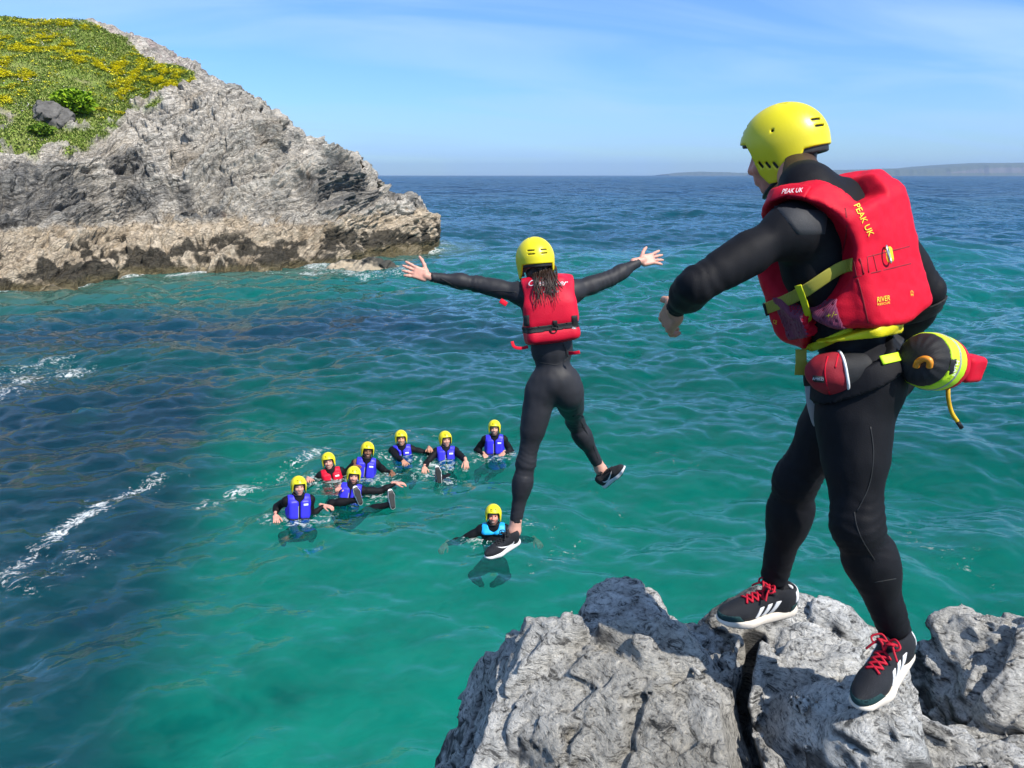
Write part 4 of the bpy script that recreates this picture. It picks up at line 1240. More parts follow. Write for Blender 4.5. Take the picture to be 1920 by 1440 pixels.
def hand_prims(wr, f, n, t=None, spread=.12, curl=(.2, .25, .3, .35), thumb=.6, size=1.0, side=1):
    """five-fingered hand: f finger direction, n the way the palm faces, t towards the thumb"""
    f = unit(f); n = unit(np.asarray(n) - f * (np.asarray(n) @ f))
    tt = np.cross(f, n) * side if t is None else unit(np.asarray(t) - f * (np.asarray(t) @ f) - n * (np.asarray(t) @ n))
    z = size
    R = np.array([tt, f, n])
    wr = np.asarray(wr, float)
    P = [cone(wr - f * .05 * z, wr + f * .015 * z, .026 * z, .026 * z), box(wr + f * .052 * z, np.array((.040, .046, .0145)) * z, R, .013 * z),
         ell(wr + f * .035 * z + tt * .022 * z + n * .008 * z, np.array((.022, .034, .017)) * z, R), ell(wr + f * .035 * z - tt * .024 * z + n * .006 * z, np.array((.017, .036, .015)) * z, R)]
    for q, (o, L) in enumerate(((.030, .070), (.0105, .079), (-.0105, .073), (-.030, .056))):
        a = spread * (1.5 - q)
        d = unit(f * math.cos(a) + tt * math.sin(a))
        b = wr + f * .090 * z + tt * o * z
        c = curl[q]; ang = c * .6
        for k, (fr, r0, r1) in enumerate(((.44, .0092, .0085), (.31, .0085, .0078), (.25, .0078, .0068))):
            e = b + (d * math.cos(ang) + n * math.sin(ang)) * L * fr * z
            P.append(cone(b, e, r0 * z, r1 * z)); b = e; ang += c
    b = wr + f * .022 * z + tt * .030 * z + n * .006 * z
    ang = thumb
    for k, (L, r0, r1) in enumerate(((.040, .0135, .011), (.033, .0108, .0098), (.025, .0098, .0078))):
        e = b + (f * math.cos(ang) + tt * math.sin(ang) + n * .22) * L * z
        P.append(cone(b, e, r0 * z, r1 * z)); b = e; ang -= .16
    return P

def head_prims(c, R, z=1.0):
    r, f, u = R
    g = lambda a, b, d: c + (r * a + f * b + u * d) * z
    add = [ell(g(0, -.012, .035), np.array((.076, .096, .088)) * z, R), ell(g(0, .022, -.035), np.array((.061, .074, .088)) * z, R),
           ell(g(0, .060, -.098), np.array((.030, .026, .024)) * z, R), cone(g(0, .092, .010), g(0, .108, -.032), .008 * z, .013 * z),
           cone(g(-.036, .082, .026), g(.036, .082, .026), .012 * z, .012 * z), ell(g(-.034, .072, -.030), np.array((.024, .022, .022)) * z, R), ell(g(.034, .072, -.030), np.array((.024, .022, .022)) * z, R),
           cone(g(-.017, .090, -.062), g(.017, .090, -.062), .0075 * z, .0075 * z), cone(g(-.013, .088, -.073), g(.013, .088, -.073), .008 * z, .008 * z),
           ell(g(-.014, .098, -.034), np.array((.008, .010, .008)) * z, R), ell(g(.014, .098, -.034), np.array((.008, .010, .008)) * z, R),
           ell(g(-.077, -.012, -.012), np.array((.010, .020, .034)) * z, R), ell(g(.077, -.012, -.012), np.array((.010, .020, .034)) * z, R)]
    U = Union(add, .018 * z)
    eyes = [ell(g(s * .031, .096, .006), np.array((.017, .012, .010)) * z, R) for s in (-1, 1)]
    mouth = cone(g(-.019, .099, -.0675), g(.019, .099, -.0675), .003 * z, .003 * z)
    def f_(P):
        d = U(P)
        for e in eyes: d = smax(d, -e(P), .006)
        return smax(d, -mouth(P), .003)
    lo, hi = U.bounds()
    return f_, lo, hi
def head_color(V, c, R, tone, beard=None, z=1.0, lips=(.42, .14, .11), smile=False):
    q = (V - c) @ np.asarray(R).T / z
    tone = np.asarray(tone)
    C = np.tile(tone, (len(V), 1)) * (1 + .10 * fbm(V * 22, 3, 5)[:, None])
    C = mixc(C, tone * (1.06, .78, .74), np.exp(-(((np.abs(q[:, 0]) - .036) / .018) ** 2 + ((q[:, 2] + .03) / .02) ** 2)) * .6 + .5 * np.exp(-((q[:, 0] / .014) ** 2 + ((q[:, 2] + .03) / .018) ** 2)) * (q[:, 1] > .08))
    C = mixc(C, (.05, .03, .02), (smooth(.006, .002, np.abs(q[:, 2] - .029 + .08 * (np.abs(q[:, 0]) - .03) ** 2 * 10)) * (np.abs(q[:, 0]) > .012) * (np.abs(q[:, 0]) < .05) * (q[:, 1] > .05)) * .85)
    lp = smooth(.011, .007, np.abs(q[:, 2] + .0675)) * (np.abs(q[:, 0]) < .024) * (q[:, 1] > .075)
    C = mixc(C, lips, lp * .75)
    if smile: C = mixc(C, (.72, .68, .62), smooth(.0045, .003, np.abs(q[:, 2] + .0675)) * (np.abs(q[:, 0]) < .014) * (q[:, 1] > .075) * .5)
    if beard is not None:
        b = smooth(-.045, -.060, q[:, 2] - .35 * np.maximum(np.abs(q[:, 0]) - .03, 0)) * (q[:, 1] > -.01) * (1 - lp)
        C = mixc(C, beard[0], b * beard[1])
    return C
def skin_mesh(name, pieces, tone_default):
    """join islands (V, F, C) that overlap inside the clothes into one body mesh"""
    V, F = join([(a, b) for a, b, c in pieces])
    me = mesh_from(name, V, F, M['skin'])
    set_color(me, np.concatenate([c for a, b, c in pieces]))
    return me
def hand_piece(h, tone, res=.003, seed=1):
    U = Union(h, .007, .05)
    lo, hi = U.bounds()
    V, F = nets(U, lo, hi, res); V = settle(U, V, 1, .001)
    q = np.tile(np.asarray(tone), (len(V), 1)) * (1 + .12 * fbm(V * 45, 3, seed)[:, None])
    tips = np.min([np.linalg.norm(V - p.c, axis=1) for p in h[-16:]], 0)
    q = mixc(q, np.asarray(tone) * (1.05, .80, .78), smooth(.3, .5, .5 + .5 * fbm(V * 30, 2, seed + 3)) * .35)
    return V, F, q
def inner_piece(per, tone, res=.018):
    f = lambda P: per.suit_u(P) + .015
    lo, hi = per.bounds()
    V, F = nets(f, lo, hi, res)
    return V, F, np.tile(np.asarray(tone), (len(V), 1))

# ---- polygons on surfaces
def poly2(pts):
    pts = np.asarray(pts, float)
    def f(u, v):
        d = np.full(len(u), 1e9); ins = np.zeros(len(u), bool)
        for i in range(len(pts)):
            a, b = pts[i], pts[(i + 1) % len(pts)]
            ab = b - a
            t = np.clip(((u - a[0]) * ab[0] + (v - a[1]) * ab[1]) / (ab @ ab + 1e-12), 0, 1)
            d = np.minimum(d, np.hypot(u - a[0] - t * ab[0], v - a[1] - t * ab[1]))
            c = ((a[1] > v) != (b[1] > v)) & (u < (b[0] - a[0]) * (v - a[1]) / (b[1] - a[1] + 1e-12) + a[0])
            ins ^= c
        return np.where(ins, -d, d)
    return f
def strap(f, pix, w, t, near, n=6, closed=False):
    """a strap laid on surface f along the sight points pix"""
    q = catmull(pix, n)
    P, ok = hit(f, q, near)
    P = P[ok]
    if len(P) < 3:
        print('STRAP MISSED', pix); return np.zeros((4, 3)), np.array([[0, 1, 2, 3]])
    k = np.array([.25, .5, .25])
    for _ in range(2): P[1:-1] = .25 * P[:-2] + .5 * P[1:-1] + .25 * P[2:]
    N = grad(f, P, .012)
    for _ in range(2): N[1:-1] = .25 * N[:-2] + .5 * N[1:-1] + .25 * N[2:]
    return ribbon(P, N, w, t)
def patch(f, tl, tr, br, bl, near, lift=.003, nu=14, nv=10):
    """a thin sewn-on panel: the quad of sight points laid on surface f"""
    a = np.linspace(0, 1, nu); b = np.linspace(0, 1, nv)
    A, B = np.meshgrid(a, b, indexing='ij')
    tl, tr, br, bl = map(np.asarray, (tl, tr, br, bl))
    q = (tl * ((1 - A) * (1 - B))[..., None] + tr * (A * (1 - B))[..., None] + br * (A * B)[..., None] + bl * ((1 - A) * B)[..., None]).reshape(-1, 2)
    P, ok = hit(f, q, near)
    N = grad(f, P, .008)
    ed = ((A == 0) | (A == 1) | (B == 0) | (B == 1)).ravel()
    T = P + N * np.where(ed, -.001, lift)[:, None]
    F = grid_faces2(nu, nv)
    return T, F
def grid_faces2(nr, nc):
    i = np.arange(nr - 1)[:, None] * nc + np.arange(nc - 1)[None]
    return np.stack([i, i + nc, i + nc + 1, i + 1], -1).reshape(-1, 4)
_font_obj = []
def text_mesh(txt, shear=0.0):
    cu = bpy.data.curves.new('lettering', 'FONT')
    cu.body = txt; cu.shear = shear; cu.resolution_u = 3; cu.fill_mode = 'FRONT'
    o = bpy.data.objects.new('lettering', cu); COL.objects.link(o)
    dg = bpy.context.evaluated_depsgraph_get()
    me = bpy.data.meshes.new_from_object(o.evaluated_get(dg))
    bpy.data.objects.remove(o); bpy.data.curves.remove(cu)
    V = np.zeros(len(me.vertices) * 3); me.vertices.foreach_get('co', V); V = V.reshape(-1, 3)
    F = [tuple(p.vertices) for p in me.polygons]
    bpy.data.meshes.remove(me)
    return V, F
def lettering(name, f, txt, org, dx, dy, near, mat, parent, lift=.0018, shear=0.0, bold=0):
    """flat print on surface f: org is the baseline start, dx the vector of the text's whole length, dy of its cap height, in photo pixels"""
    V, F = text_mesh(txt, shear)
    w = V[:, 0].max() - V[:, 0].min(); h = .72
    u = (V[:, 0] - V[:, 0].min()) / w; v = V[:, 1] / h
    q = np.asarray(org) + u[:, None] * np.asarray(dx) + v[:, None] * np.asarray(dy)
    P, ok = hit(f, q, near)
    P = P + grad(f, P, .006) * lift
    me = bpy.data.meshes.new(name)
    me.from_pydata(P.tolist(), [], F); me.update()
    me.materials.append(mat)
    return sub(name, me, parent)

# ---- the water helmet, one mesh for all
def helmet_sdf():
    ys = np.array([-.17, -.085, -.060, -.035, .035, .062, .085, .10, .17])
    zs = np.array([-.030, -.034, -.085, -.118, -.120, -.085, -.010, .022, .036])
    slots = []
    for sx in (-1, 1):
        for k in range(2):
            slots.append(box((sx * .040, -.15, .030 + k * .022), (.021, .06, .0035), None, .003))
        for k in range(3):
            R = axes((1, 0, 0), (0, .75, .66))
            slots.append(box((sx * .12, .052 - k * .024, -.052 - k * .006), (.06, .0042, .013), np.array([[1, 0, 0], [0, .86, -.5], [0, .5, .86]]), .003))
        for k in range(2):
            slots.append(box((sx * .030, .15, .062 + k * .020), (.017, .06, .0035), None, .003))
        slots.append(box((sx * .03, -.02, .15), (.0035, .016, .05), None, .003))
    slots += [ell((s * .118, .0, .045), (.03, .005, .005)) for s in (-1, 1)]
    def f(P):
        x, y, z = P.T
        zz_ = np.where(z > 0, z / .136, 0)
        rx = .121 - .010 * smooth(0, -.12, z); ry = .146
        k0 = np.sqrt((x / rx) ** 2 + (y / ry) ** 2 + zz_ ** 2)
        k1 = np.sqrt((x / rx ** 2) ** 2 + (y / ry ** 2) ** 2 + (np.where(z > 0, z, 0) / .136 ** 2) ** 2) + 1e-9
        d = k0 * (k0 - 1) / k1
        d = smax(d, -(d + .010), .004)
        d = smax(d, (np.interp(y, ys, zs) - z) * .75, .006)
        for s in slots: d = smax(d, -s(P), .003)
        return d
    return f
HF = helmet_sdf()
_V, _F = nets(HF, (-.13, -.155, -.125), (.13, .155, .14), .0042); _V = settle(HF, _V, 1, .001)
HELMET = mesh_from('helmet', _V, _F, M['helmet'])
def liner(P):
    x, y, z = P.T
    q = np.stack([x / .112, y / .138, np.where(z > 0, z / .126, z / .30)], 1)
    d = (np.linalg.norm(q, axis=1) - 1) * .112
    d = np.maximum(d, -(d + .014))
    return np.maximum(d, np.interp(y, [-.16, -.07, -.055, .04, .085, .16], [-.052, -.052, -.105, -.105, .012, .022]) - z)
_V, _F = nets(liner, (-.12, -.145, -.12), (.12, .145, .13), .006)
LINER = mesh_from('helmet_liner', _V, _F, M['rubber'])
def place(name, me, parent, R, o, scale=1.0):
    ob = bpy.data.objects.new(name, me); COL.objects.link(ob); ob.parent = parent
    R = np.asarray(R)
    m = Matrix(((R[0][0], R[1][0], R[2][0], 0), (R[0][1], R[1][1], R[2][1], 0), (R[0][2], R[1][2], R[2][2], 0), (0, 0, 0, 1)))
    ob.matrix_basis = Matrix.Translation(Vector(o) - parent.location) @ m @ Matrix.Scale(scale, 4)
    return ob
def put_helmet(parent, R, c, scale=1.0, strap_=True):
    h = place('helmet', HELMET, parent, R, c, scale)
    l = bpy.data.objects.new('helmet_liner', LINER); COL.objects.link(l); l.parent = h
    if strap_:
        pts = [(-.104, .0, -.108), (-.085, .045, -.135), (-.045, .075, -.155), (0, .085, -.158), (.045, .075, -.155), (.085, .045, -.135), (.104, .0, -.108)]
        V, F = tube(catmull(pts, 5), .007, 6)
        s_ = bpy.data.objects.new('chin_strap', mesh_from('chin_strap', V, F, M['black'])); COL.objects.link(s_); s_.parent = h
    return h

# ---- shoes: local x = toe, y = left, z = up; origin under the heel
FOOT = [((0, 0), .034, (.165, .004), .045), ((.165, .004), .045, (.232, .0), .034)]
def shoe_fns(chunky=1.0):
    up = Union([ell((.004, 0, .058), (.036, .034, .052)), cone((.035, 0, .075), (.165, 0, .045), .042, .040), ell((.195, 0, .040), (.072, .042, .034)), cone((.02, 0, .09), (.03, 0, .05), .041, .036)], .03, .1)
    hole = ell((.018, 0, .137), (.046, .030, .040)); tong = box((.082, 0, .115), (.028, .022, .006), axes((0, -1, 0), (-.62, 0, .78)), .005)
    def upper(P):
        d = smax(up(P), .024 - P[:, 2], .004)
        d = smax(d, -hole(P), .006)
        return smin(d, tong(P), .008)
    def sole(P):
        x, y, z = P.T
        d2 = np.full(len(P), 9.)
        for a, r1, b, r2 in FOOT:
            a_, b_ = np.array(a), np.array(b); ba = b_ - a_
            t = np.clip(((x - a_[0]) * ba[0] + (y - a_[1]) * ba[1]) / (ba @ ba), 0, 1)
            d2 = smin(d2, np.hypot(x - a_[0] - t * ba[0], y - a_[1] - t * ba[1]) - (r1 + (r2 - r1) * t), .02)
        top = .034 - .008 * smooth(.02, .16, x) + .004 * chunky
        bot = .018 * smooth(.19, .28, x) ** 1.5 + .010 * smooth(.0, -.04, x)
        d = smax(d2 - .004 * np.sin(np.clip(z / .034, 0, 1) * 3.14), smax(z - top, bot - z, .004), .007)
        return d
    return upper, sole
UPF, SOF = shoe_fns()
def local_mesh(name, f, lo, hi, h, mat):
    return sdf_mesh(name, f, lo, hi, h, mat)
SHB = ((-.045, -.055, -.005), (.28, .055, .16))
SHOE_UP = local_mesh('shoe_upper', UPF, *SHB, .0042, M['shoe'])
SHOE_SOLE = local_mesh('shoe_sole', SOF, *SHB, .0042, M['cream'])
SHOE_SOLEW = SHOE_SOLE.copy(); SHOE_SOLEW.materials.clear(); SHOE_SOLEW.materials.append(M['white'])
def tread(P):
    d = SOF(P + (0, 0, .003))
    return smax(np.abs(d) - .002, P[:, 2] - .006, .001)
SHOE_TREAD = local_mesh('shoe_tread', lambda P: smax(SOF(P * (1.03, 1.06, 1) + (-.004, 0, .004)), P[:, 2] - .012, .002), *((-.045, -.055, -.012), (.28, .055, .03)), .005, M['rubber'])
def on_upper(region, lift=.0022, deep=.004):
    return lambda P: np.maximum(np.maximum(UPF(P) - lift, -UPF(P) - deep), region(P))
def stripe_region(P):
    x, y, z = P.T
    d = np.full(len(P), 9.)
    for k in range(3):
        x0 = .082 + k * .026
        d = np.minimum(d, np.abs(x - x0 + .55 * (z - .05)) - .0075)
    return np.maximum(np.maximum(d, .034 - z), z - (.088 - .25 * (x - .06)))
def one_stripe(k, sg):
    def reg(P):
        x, y, z = P.T
        d = np.abs(x - (.082 + k * .026) + .55 * (z - .05)) - .0075
        return np.maximum(np.maximum(np.maximum(d, .034 - z), z - (.088 - .25 * (x - .06))), .006 - sg * y)
    return local_mesh('side_stripe', on_upper(reg), *SHB, .0026, M['white'])
STRIPES = [one_stripe(k, sg) for sg in (-1, 1) for k in range(3)]
sw = poly2([(.045, .066), (.052, .052), (.066, .046), (.090, .047), (.150, .066), (.185, .080), (.150, .058), (.098, .036), (.066, .033), (.046, .044)])
SWOOSH = [local_mesh('side_swoosh', on_upper(lambda P, sg=sg: np.maximum(sw(P[:, 0], P[:, 2] * 1.0), .012 - sg * P[:, 1])), *SHB, .0024, M['white']) for sg in (-1, 1)]
GUARD = local_mesh('toe_guard', on_upper(lambda P: np.maximum(.205 - P[:, 0] - .8 * (.05 - P[:, 2]), P[:, 2] - .052), .0016), *SHB, .004, M['shoeg'])
GUARD2 = local_mesh('heel_guard', on_upper(lambda P: np.maximum(P[:, 0] - .012, P[:, 2] - .062), .0016), *SHB, .004, M['shoeg'])
HEELTAB = local_mesh('heel_tab', on_upper(lambda P: np.maximum(np.maximum(P[:, 0] + .004, .070 - P[:, 2]), P[:, 2] - .108), .002), *SHB, .004, M['white'])
def lace_mesh(mat):
    parts = []
    def down(x, y):
        z = np.full(len(x), .15)
        for _ in range(60):
            d = UPF(np.stack([x, y, z], 1)); z = z - np.clip(d * .8, 0, .01)
        return np.stack([x, y, z + .0032], 1)
    for k in range(5):
        x0 = .082 + k * .020
        for s in (-1, 1):
            u = np.linspace(-1, 1, 9)
            parts.append(tube(down(x0 + .011 * u * s, u * (.026 - .0012 * k)), .0042, 6))
    for s in (-1, 1):
        a = down(np.array([.078]), np.array([0.]))[0]
        parts.append(tube(catmull([a, a + (-.005, s * .02, .016), a + (.012, s * .042, .010), a + (.022, s * .030, .0), a + (.004, s * .006, .004)], 5), .0034, 6))
        parts.append(tube(catmull([a, a + (.012, s * .018, .008), a + (.030, s * .034, -.004), a + (.04, s * .046, -.02)], 5), .0034, 6))
    V, F = join(parts)
    return mesh_from('laces', V, F, mat)
LACE_RED, LACE_BLACK = lace_mesh(M['lace']), None
LACE_BLACK = LACE_RED.copy(); LACE_BLACK.materials.clear(); LACE_BLACK.materials.append(M['black'])
def put_shoe(parent, heel, toe_dir, up, kind, scale=1.0):
    z = unit(up); x = unit(np.asarray(toe_dir) - z * (np.asarray(toe_dir) @ z)); R = np.array([x, np.cross(z, x), z])
    s = place('shoe', SHOE_UP, parent, R, heel, scale)
    def kid(n, me):
        o = bpy.data.objects.new(n, me); COL.objects.link(o); o.parent = s
    kid('sole', SHOE_SOLE if kind == 'stripes' else SHOE_SOLEW); kid('tread', SHOE_TREAD)
    if kind == 'stripes':
        [kid('side_stripe', m_) for m_ in STRIPES]; kid('toe_guard', GUARD); kid('heel_guard', GUARD2); kid('heel_tab', HEELTAB); kid('laces', LACE_RED)
    else:
        [kid('side_swoosh', m_) for m_ in SWOOSH]; kid('laces', LACE_BLACK)
    return s
def shell(f, lo, hi, region):
    return lambda P: (lambda d: np.maximum(np.maximum(d - hi, lo - d), region(P)))(f(P))
# ------------------------------------------------------------------ the instructor in the red vest
def build_instructor():
    J = dict(head=W(1467, 284, 2.46), neck=W(1514, 362, 2.22), chest=W(1563, 478, 2.22), pelvis=W(1614, 705, 2.2),
             shL=W(1478, 432, 2.10), shR=W(1642, 410, 2.32), elL=W(1305, 535, 2.02), wrL=W(1268, 576, 2.20),
             elR=W(1738, 545, 2.30), wrR=W(1690, 655, 2.46))
    pel = J['pelvis']
    J['hipL'] = pel + np.array((-.055, -.075, -.005)); J['hipR'] = pel + np.array((.050, .075, -.005))
    J['knL'] = W(1607, 985, 2.02); J['anL'] = W(1678, 1182, 2.05)
    J['knR'] = W(1492, 900, 2.36); J['anR'] = W(1452, 1082, 2.45)
    J['calfL'] = np.array((.8, .1, .2)); J['calfR'] = np.array((.8, -.1, .1))
    per = Person(J, 1.0, 1.22, 1.0, .98, 1.15)
    per.cuff, per.hem, per.collar = .0, .012, .062
    j = per.j
    root = empty('person', Vector((float(pel[0]), float(pel[1]), 3.25)), 'instructor in a black wetsuit and red vest standing on the rocks, arm stretched out', 'person')
    # body: head, hands, the rest inside the suit
    hu = unit((-.20, .10, 1)); HR = axes((.55, .83, .12), hu)             # looking left and away
    hc = j['head'] + np.array((.005, 0, -.005))
    hf, lo, hi = head_prims(hc, HR, .97)
    nk = [cone(j['neck'] - unit(hc - j['neck']) * .05, hc - HR[2] * .04 - HR[1] * .02, .060, .060)]
    nf = Union(nk, .02)
    headf = lambda P: smin(hf(P), nf(P), .03)
    V, F = nets(headf, lo - .12, hi + .02, .006); V = settle(headf, V)
    C = head_color(V, hc, HR, SKIN['red'], None, .97)
    hl = hand_prims(j['wrL'] + (j['wrL'] - j['elL']) * .02, (-.12, .70, -.62), (.75, .3, .1), t=(.35, .75, .45), spread=.05, curl=(.35, .5, .6, .65), thumb=.75, size=.95)
    hr = hand_prims(j['wrR'], (-.45, .5, -.55), (-.5, -.6, .2), t=(.3, .2, .9), spread=.08, curl=(.3, .3, .35, .4), size=1.05)
    body = obj('body', skin_mesh('body', [(V, F, C), hand_piece(hl, SKIN['tan']), hand_piece(hr, SKIN['tan']), inner_piece(per, SKIN['red'])], None), root)
    lo, hi = per.bounds()
    suit = obj('wetsuit', sdf_mesh('wetsuit', per.suit, lo, hi, .0085, M['suit']), root)
    S, T = per.suit, per.torso_u
    near = 1.75
    # cropped hair under the helmet
    r, f, u = HR
    hairf = lambda P: np.maximum(np.maximum(headf(P) - .005, -(headf(P) + .004)), np.maximum((P - hc) @ f + .03 - .0 * 1, -.078 - (P - hc) @ u))
    sub('hair', sdf_mesh('hair', hairf, hc - .17, hc + .13, .005, M['hair2']), body).location = (0, 0, 0)
    put_helmet(root, HR, hc + u * .024 - f * .004, .91)
    # ---- the vest
    C_ = per.RC; ch = j['chest']
    armh = [ell(j['shL'] + C_[1] * .005 - C_[2] * .075 - C_[0] * .04, (.145, .185, .165), C_), ell(j['shR'] - C_[2] * .05 + C_[0] * .055, (.135, .135, .17), C_),
            cone(j['shL'], j['elL'], .075, .07), cone(j['shR'], j['elR'], .080, .07)]
    nkc = cone(j['neck'] + C_[2] * .035 + C_[1] * .03, j['neck'] + C_[2] * .3 + C_[1] * .03, .105, .13)
    blk = box(ch - C_[1] * .115 - C_[2] * .050 + C_[0] * .012, (.150, .048, .190), C_, .035)
    fb = box(ch + C_[1] * .125 - C_[2] * .05, (.15, .055, .17), C_, .05)
    up_ = box(ch - C_[1] * .096 + C_[2] * .09 - C_[0] * .015, (.085, .042, .10), C_, .035)
    def vest_raw(P, cut=True):
        t = T(P)
        q = (P - ch) @ C_.T
        d = t - (.036 + .008 * np.clip(-q[:, 1] / .1, -1, 1))
        d = smin(d, blk(P), .04); d = smin(d, fb(P), .05); d = smin(d, up_(P), .03)
        if cut: d = smax(d, -.238 + .32 * np.maximum(.04 - q[:, 0], 0) * (q[:, 1] < 0) + .065 * np.exp(-((q[:, 1] - .005) / .055) ** 2) - .01 * (q[:, 1] > .06) - q[:, 2], .02)
        d = smax(d, q[:, 2] - .130 - .105 * smooth(-.05, -.10, q[:, 0]) - .055 * smooth(.05, .10, q[:, 0]) - .25 * np.maximum(q[:, 1] + .05, 0), .02)
        for a in armh: d = smax(d, -a(P), .02)
        d = smax(d, -nkc(P), .015)
        return d
    def vest(P):
        d = vest_raw(P)
        n = np.abs(d) < .03
        if n.any():
            Q = P[n]
            d[n] -= .0042 * noise3(Q * (9, 9, 14), 21) + .0016 * noise3(Q * 38, 22) + .0020 * fbm(Q * 18, 2, 23, ridged=True)
        return d
    vlo, vhi = ch - .36, ch + .36
    vo = obj('life_vest', sdf_mesh('life_vest', vest, vlo, vhi, .0065, M['red']), root)
    loc0 = vo
    def add(name, VF, mat):
        return sub(name, mesh_from(name, VF[0], VF[1], mat), vo)
    V_ = vest
    VS = lambda P: np.minimum(V_(P), S(P) - .012)
    # darker mesh side panel and its webbing
    def side(P):
        q = (P - ch) @ C_.T
        return np.maximum(np.maximum(q[:, 0] + .055, np.abs(q[:, 1] - .01) - .105), np.abs(q[:, 2] + .125) - .045 - .25 * np.maximum(q[:, 1], 0))
    sub('side_panel', sdf_mesh('side_panel', shell(vest, -.004, .0025, side), ch - .34, ch + .34, .006, M['mauve']), vo)
    add('side_strap', strap(VS, [(1437, 578), (1470, 565), (1510, 545), (1550, 518), (1575, 503), (1598, 496)], .034, .003, near), M['olive'])
    add('strap_buckle', strap(VS, [(1434, 569), (1440, 590)], .016, .007, near), M['black'])
    add('adjuster_strap', strap(lambda P: VS(P) - .003, [(1496, 535), (1504, 555), (1512, 580), (1518, 605)], .019, .0025, near), M['lime'])
    # panel seams on the back
    for pts in ([(1590, 492), (1640, 478), (1705, 462)], [(1600, 520), (1650, 508), (1708, 494)], [(1608, 522), (1618, 560), (1628, 606)], [(1600, 486), (1606, 520)], [(1637, 477), (1644, 508)], [(1585, 390), (1588, 430), (1578, 480)]):
        add('seam', strap(V_, pts, .0035, .0010, near, 6), M['darkred'])
    for pts in ([(1612, 484), (1620, 514)], [(1626, 481), (1629, 511)]):
        add('seam', strap(V_, pts, .003, .001, near, 6), M['darkred'])
    # ring and its loop
    add('ring_loop', patch(V_, (1659, 464), (1671, 461), (1676, 490), (1664, 493), near, .004, 8, 8), M['lime'])
    P, ok = hit(V_, [(1661, 478)], near); n = grad(V_, P, .01)[0]
    a = np.linspace(0, 6.283, 25)[:-1]
    ux = unit(np.cross(n, C_[2])); c = P[0] + n * .008
    ring = np.array([c + ux * .012 * math.cos(t) + C_[2] * .024 * math.sin(t) + n * .006 * math.cos(t) for t in a] + [c + ux * .012 + n * .006])
    add('steel_ring', tube(ring, .0028, 8, False), M['metal'])
    # print
    lettering('lettering', V_, 'PEAK UK', (1600, 386), (28, 58), (11, -5), near, M['yprint'], vo)
    lettering('lettering', V_, 'RIVER', (1644, 567), (24, -4), (-1, -10), near, M['yprint'], vo, shear=.15)
    lettering('lettering', V_, 'RESCUE', (1645, 573), (23, -4), (-1, -4), near, M['yprint'], vo)
    lettering('lettering', V_, 'CE', (1706, 545), (1, 10), (5, 0), near, M['yprint'], vo)
    lettering('lettering', lambda P: VS(P) - .003, '+/-', (1549, 597), (20, -5), (1, -10), near, M['yprint'], vo)
    lettering('lettering', V_, 'CE', (1450, 605), (7, 3), (1, -7), near, M['yprint'], vo)
    # strap flap on the shoulder
    try:
        add('shoulder_flap', strap(V_, [(1448, 368), (1480, 358), (1515, 362)], .042, .006, near), M['red'])
        lettering('lettering', lambda P: V_(P) - .007, 'PEAK UK', (1466, 364), (38, -3), (3, -9), near, M['wprint'], vo)
    except Exception as e: print('flap', e)
    # yellow hem below the back panel
    q0 = ch
    def hem(P):
        q = (P - ch) @ C_.T
        d = vest_raw(P, False) + .010 - .003 * noise3(P * 16, 31)
        return np.maximum(d, np.maximum(-.268 + .32 * np.maximum(.04 - q[:, 0], 0) - q[:, 2], np.maximum(q[:, 2] + .19, q[:, 1] - .0)))
    sub('yellow_hem', sdf_mesh('yellow_hem', hem, ch - .36, ch + .34, .007, M['yellowc']), vo)
    # waist strap under the vest
    def band(name, pix, w, t, mat, f=S, parent=None, nr=near): return sub(name, mesh_from(name, *strap(f, pix, w, t, nr), mat), parent or vo)
    band('waist_strap', [(1490, 655), (1520, 652), (1560, 636), (1598, 618)], .024, .004, M['lime'])
    band('waist_strap', [(1496, 648), (1503, 672), (1530, 690)], .020, .004, M['lime'])
    sub('webbing_tail', mesh_from('webbing_tail', *ribbon(np.array([W(1502, 655, 2.16), W(1502, 680, 2.15), W(1500, 703, 2.15)]), np.tile((-.3, -1, .1), (3, 1)), .03, .003), M['olive']), vo)
    # collar and shoulder pad of the suit
    sub('shoulder_pad', mesh_from('shoulder_pad', *patch(S, (1450, 385), (1555, 395), (1548, 440), (1497, 442), 1.7, .003, 14, 10), M['panel']), suit)
    for pts in ([(1602, 960), (1606, 985), (1618, 1015), (1640, 1050)], [(1632, 800), (1638, 850), (1630, 910), (1606, 960)], [(1640, 1092), (1680, 1085)], [(1497, 1103), (1440, 1110)]):
        sub('seam', mesh_from('seam', *strap(S, pts, .003, .0012, 1.8, 6), M['rubber']), suit)
    kb = j['knL'] * .55 + j['anL'] * .45
    # ---- waist belt with pouches
    RP = per.RP
    pc = j['pelvis']
    bn = unit(RP[2] + (-.10, -.05, 0) + .12 * RP[1])
    beltf = shell(S, -.004, .008, lambda P: np.abs((P - pc - RP[2] * .058) @ bn) - .022)
    belt = obj('rescue_belt', sdf_mesh('rescue_belt', beltf, pc - .26, pc + .26, .006, M['black']), root)
    pad = shell(S, -.004, .014, lambda P: np.maximum(np.abs((P - pc - RP[2] * .055) @ bn) - .030, (P - pc) @ unit((.2, 1, 0)) + .02))
    sub('belt_pad', sdf_mesh('belt_pad', pad, pc - .26, pc + .26, .006, M['suit']), belt)
    band('belt_label', [(1652, 676), (1688, 668)], .026, .003, M['fluo'], lambda P: np.minimum(S(P), S(P) - .016), belt, 1.7)
    # red pouch at the left hip
    a, b = W(1535, 706, 2.08), W(1612, 692, 2.06)
    ax = unit(b - a)
    RB = axes(ax, (0.1, -.2, 1))
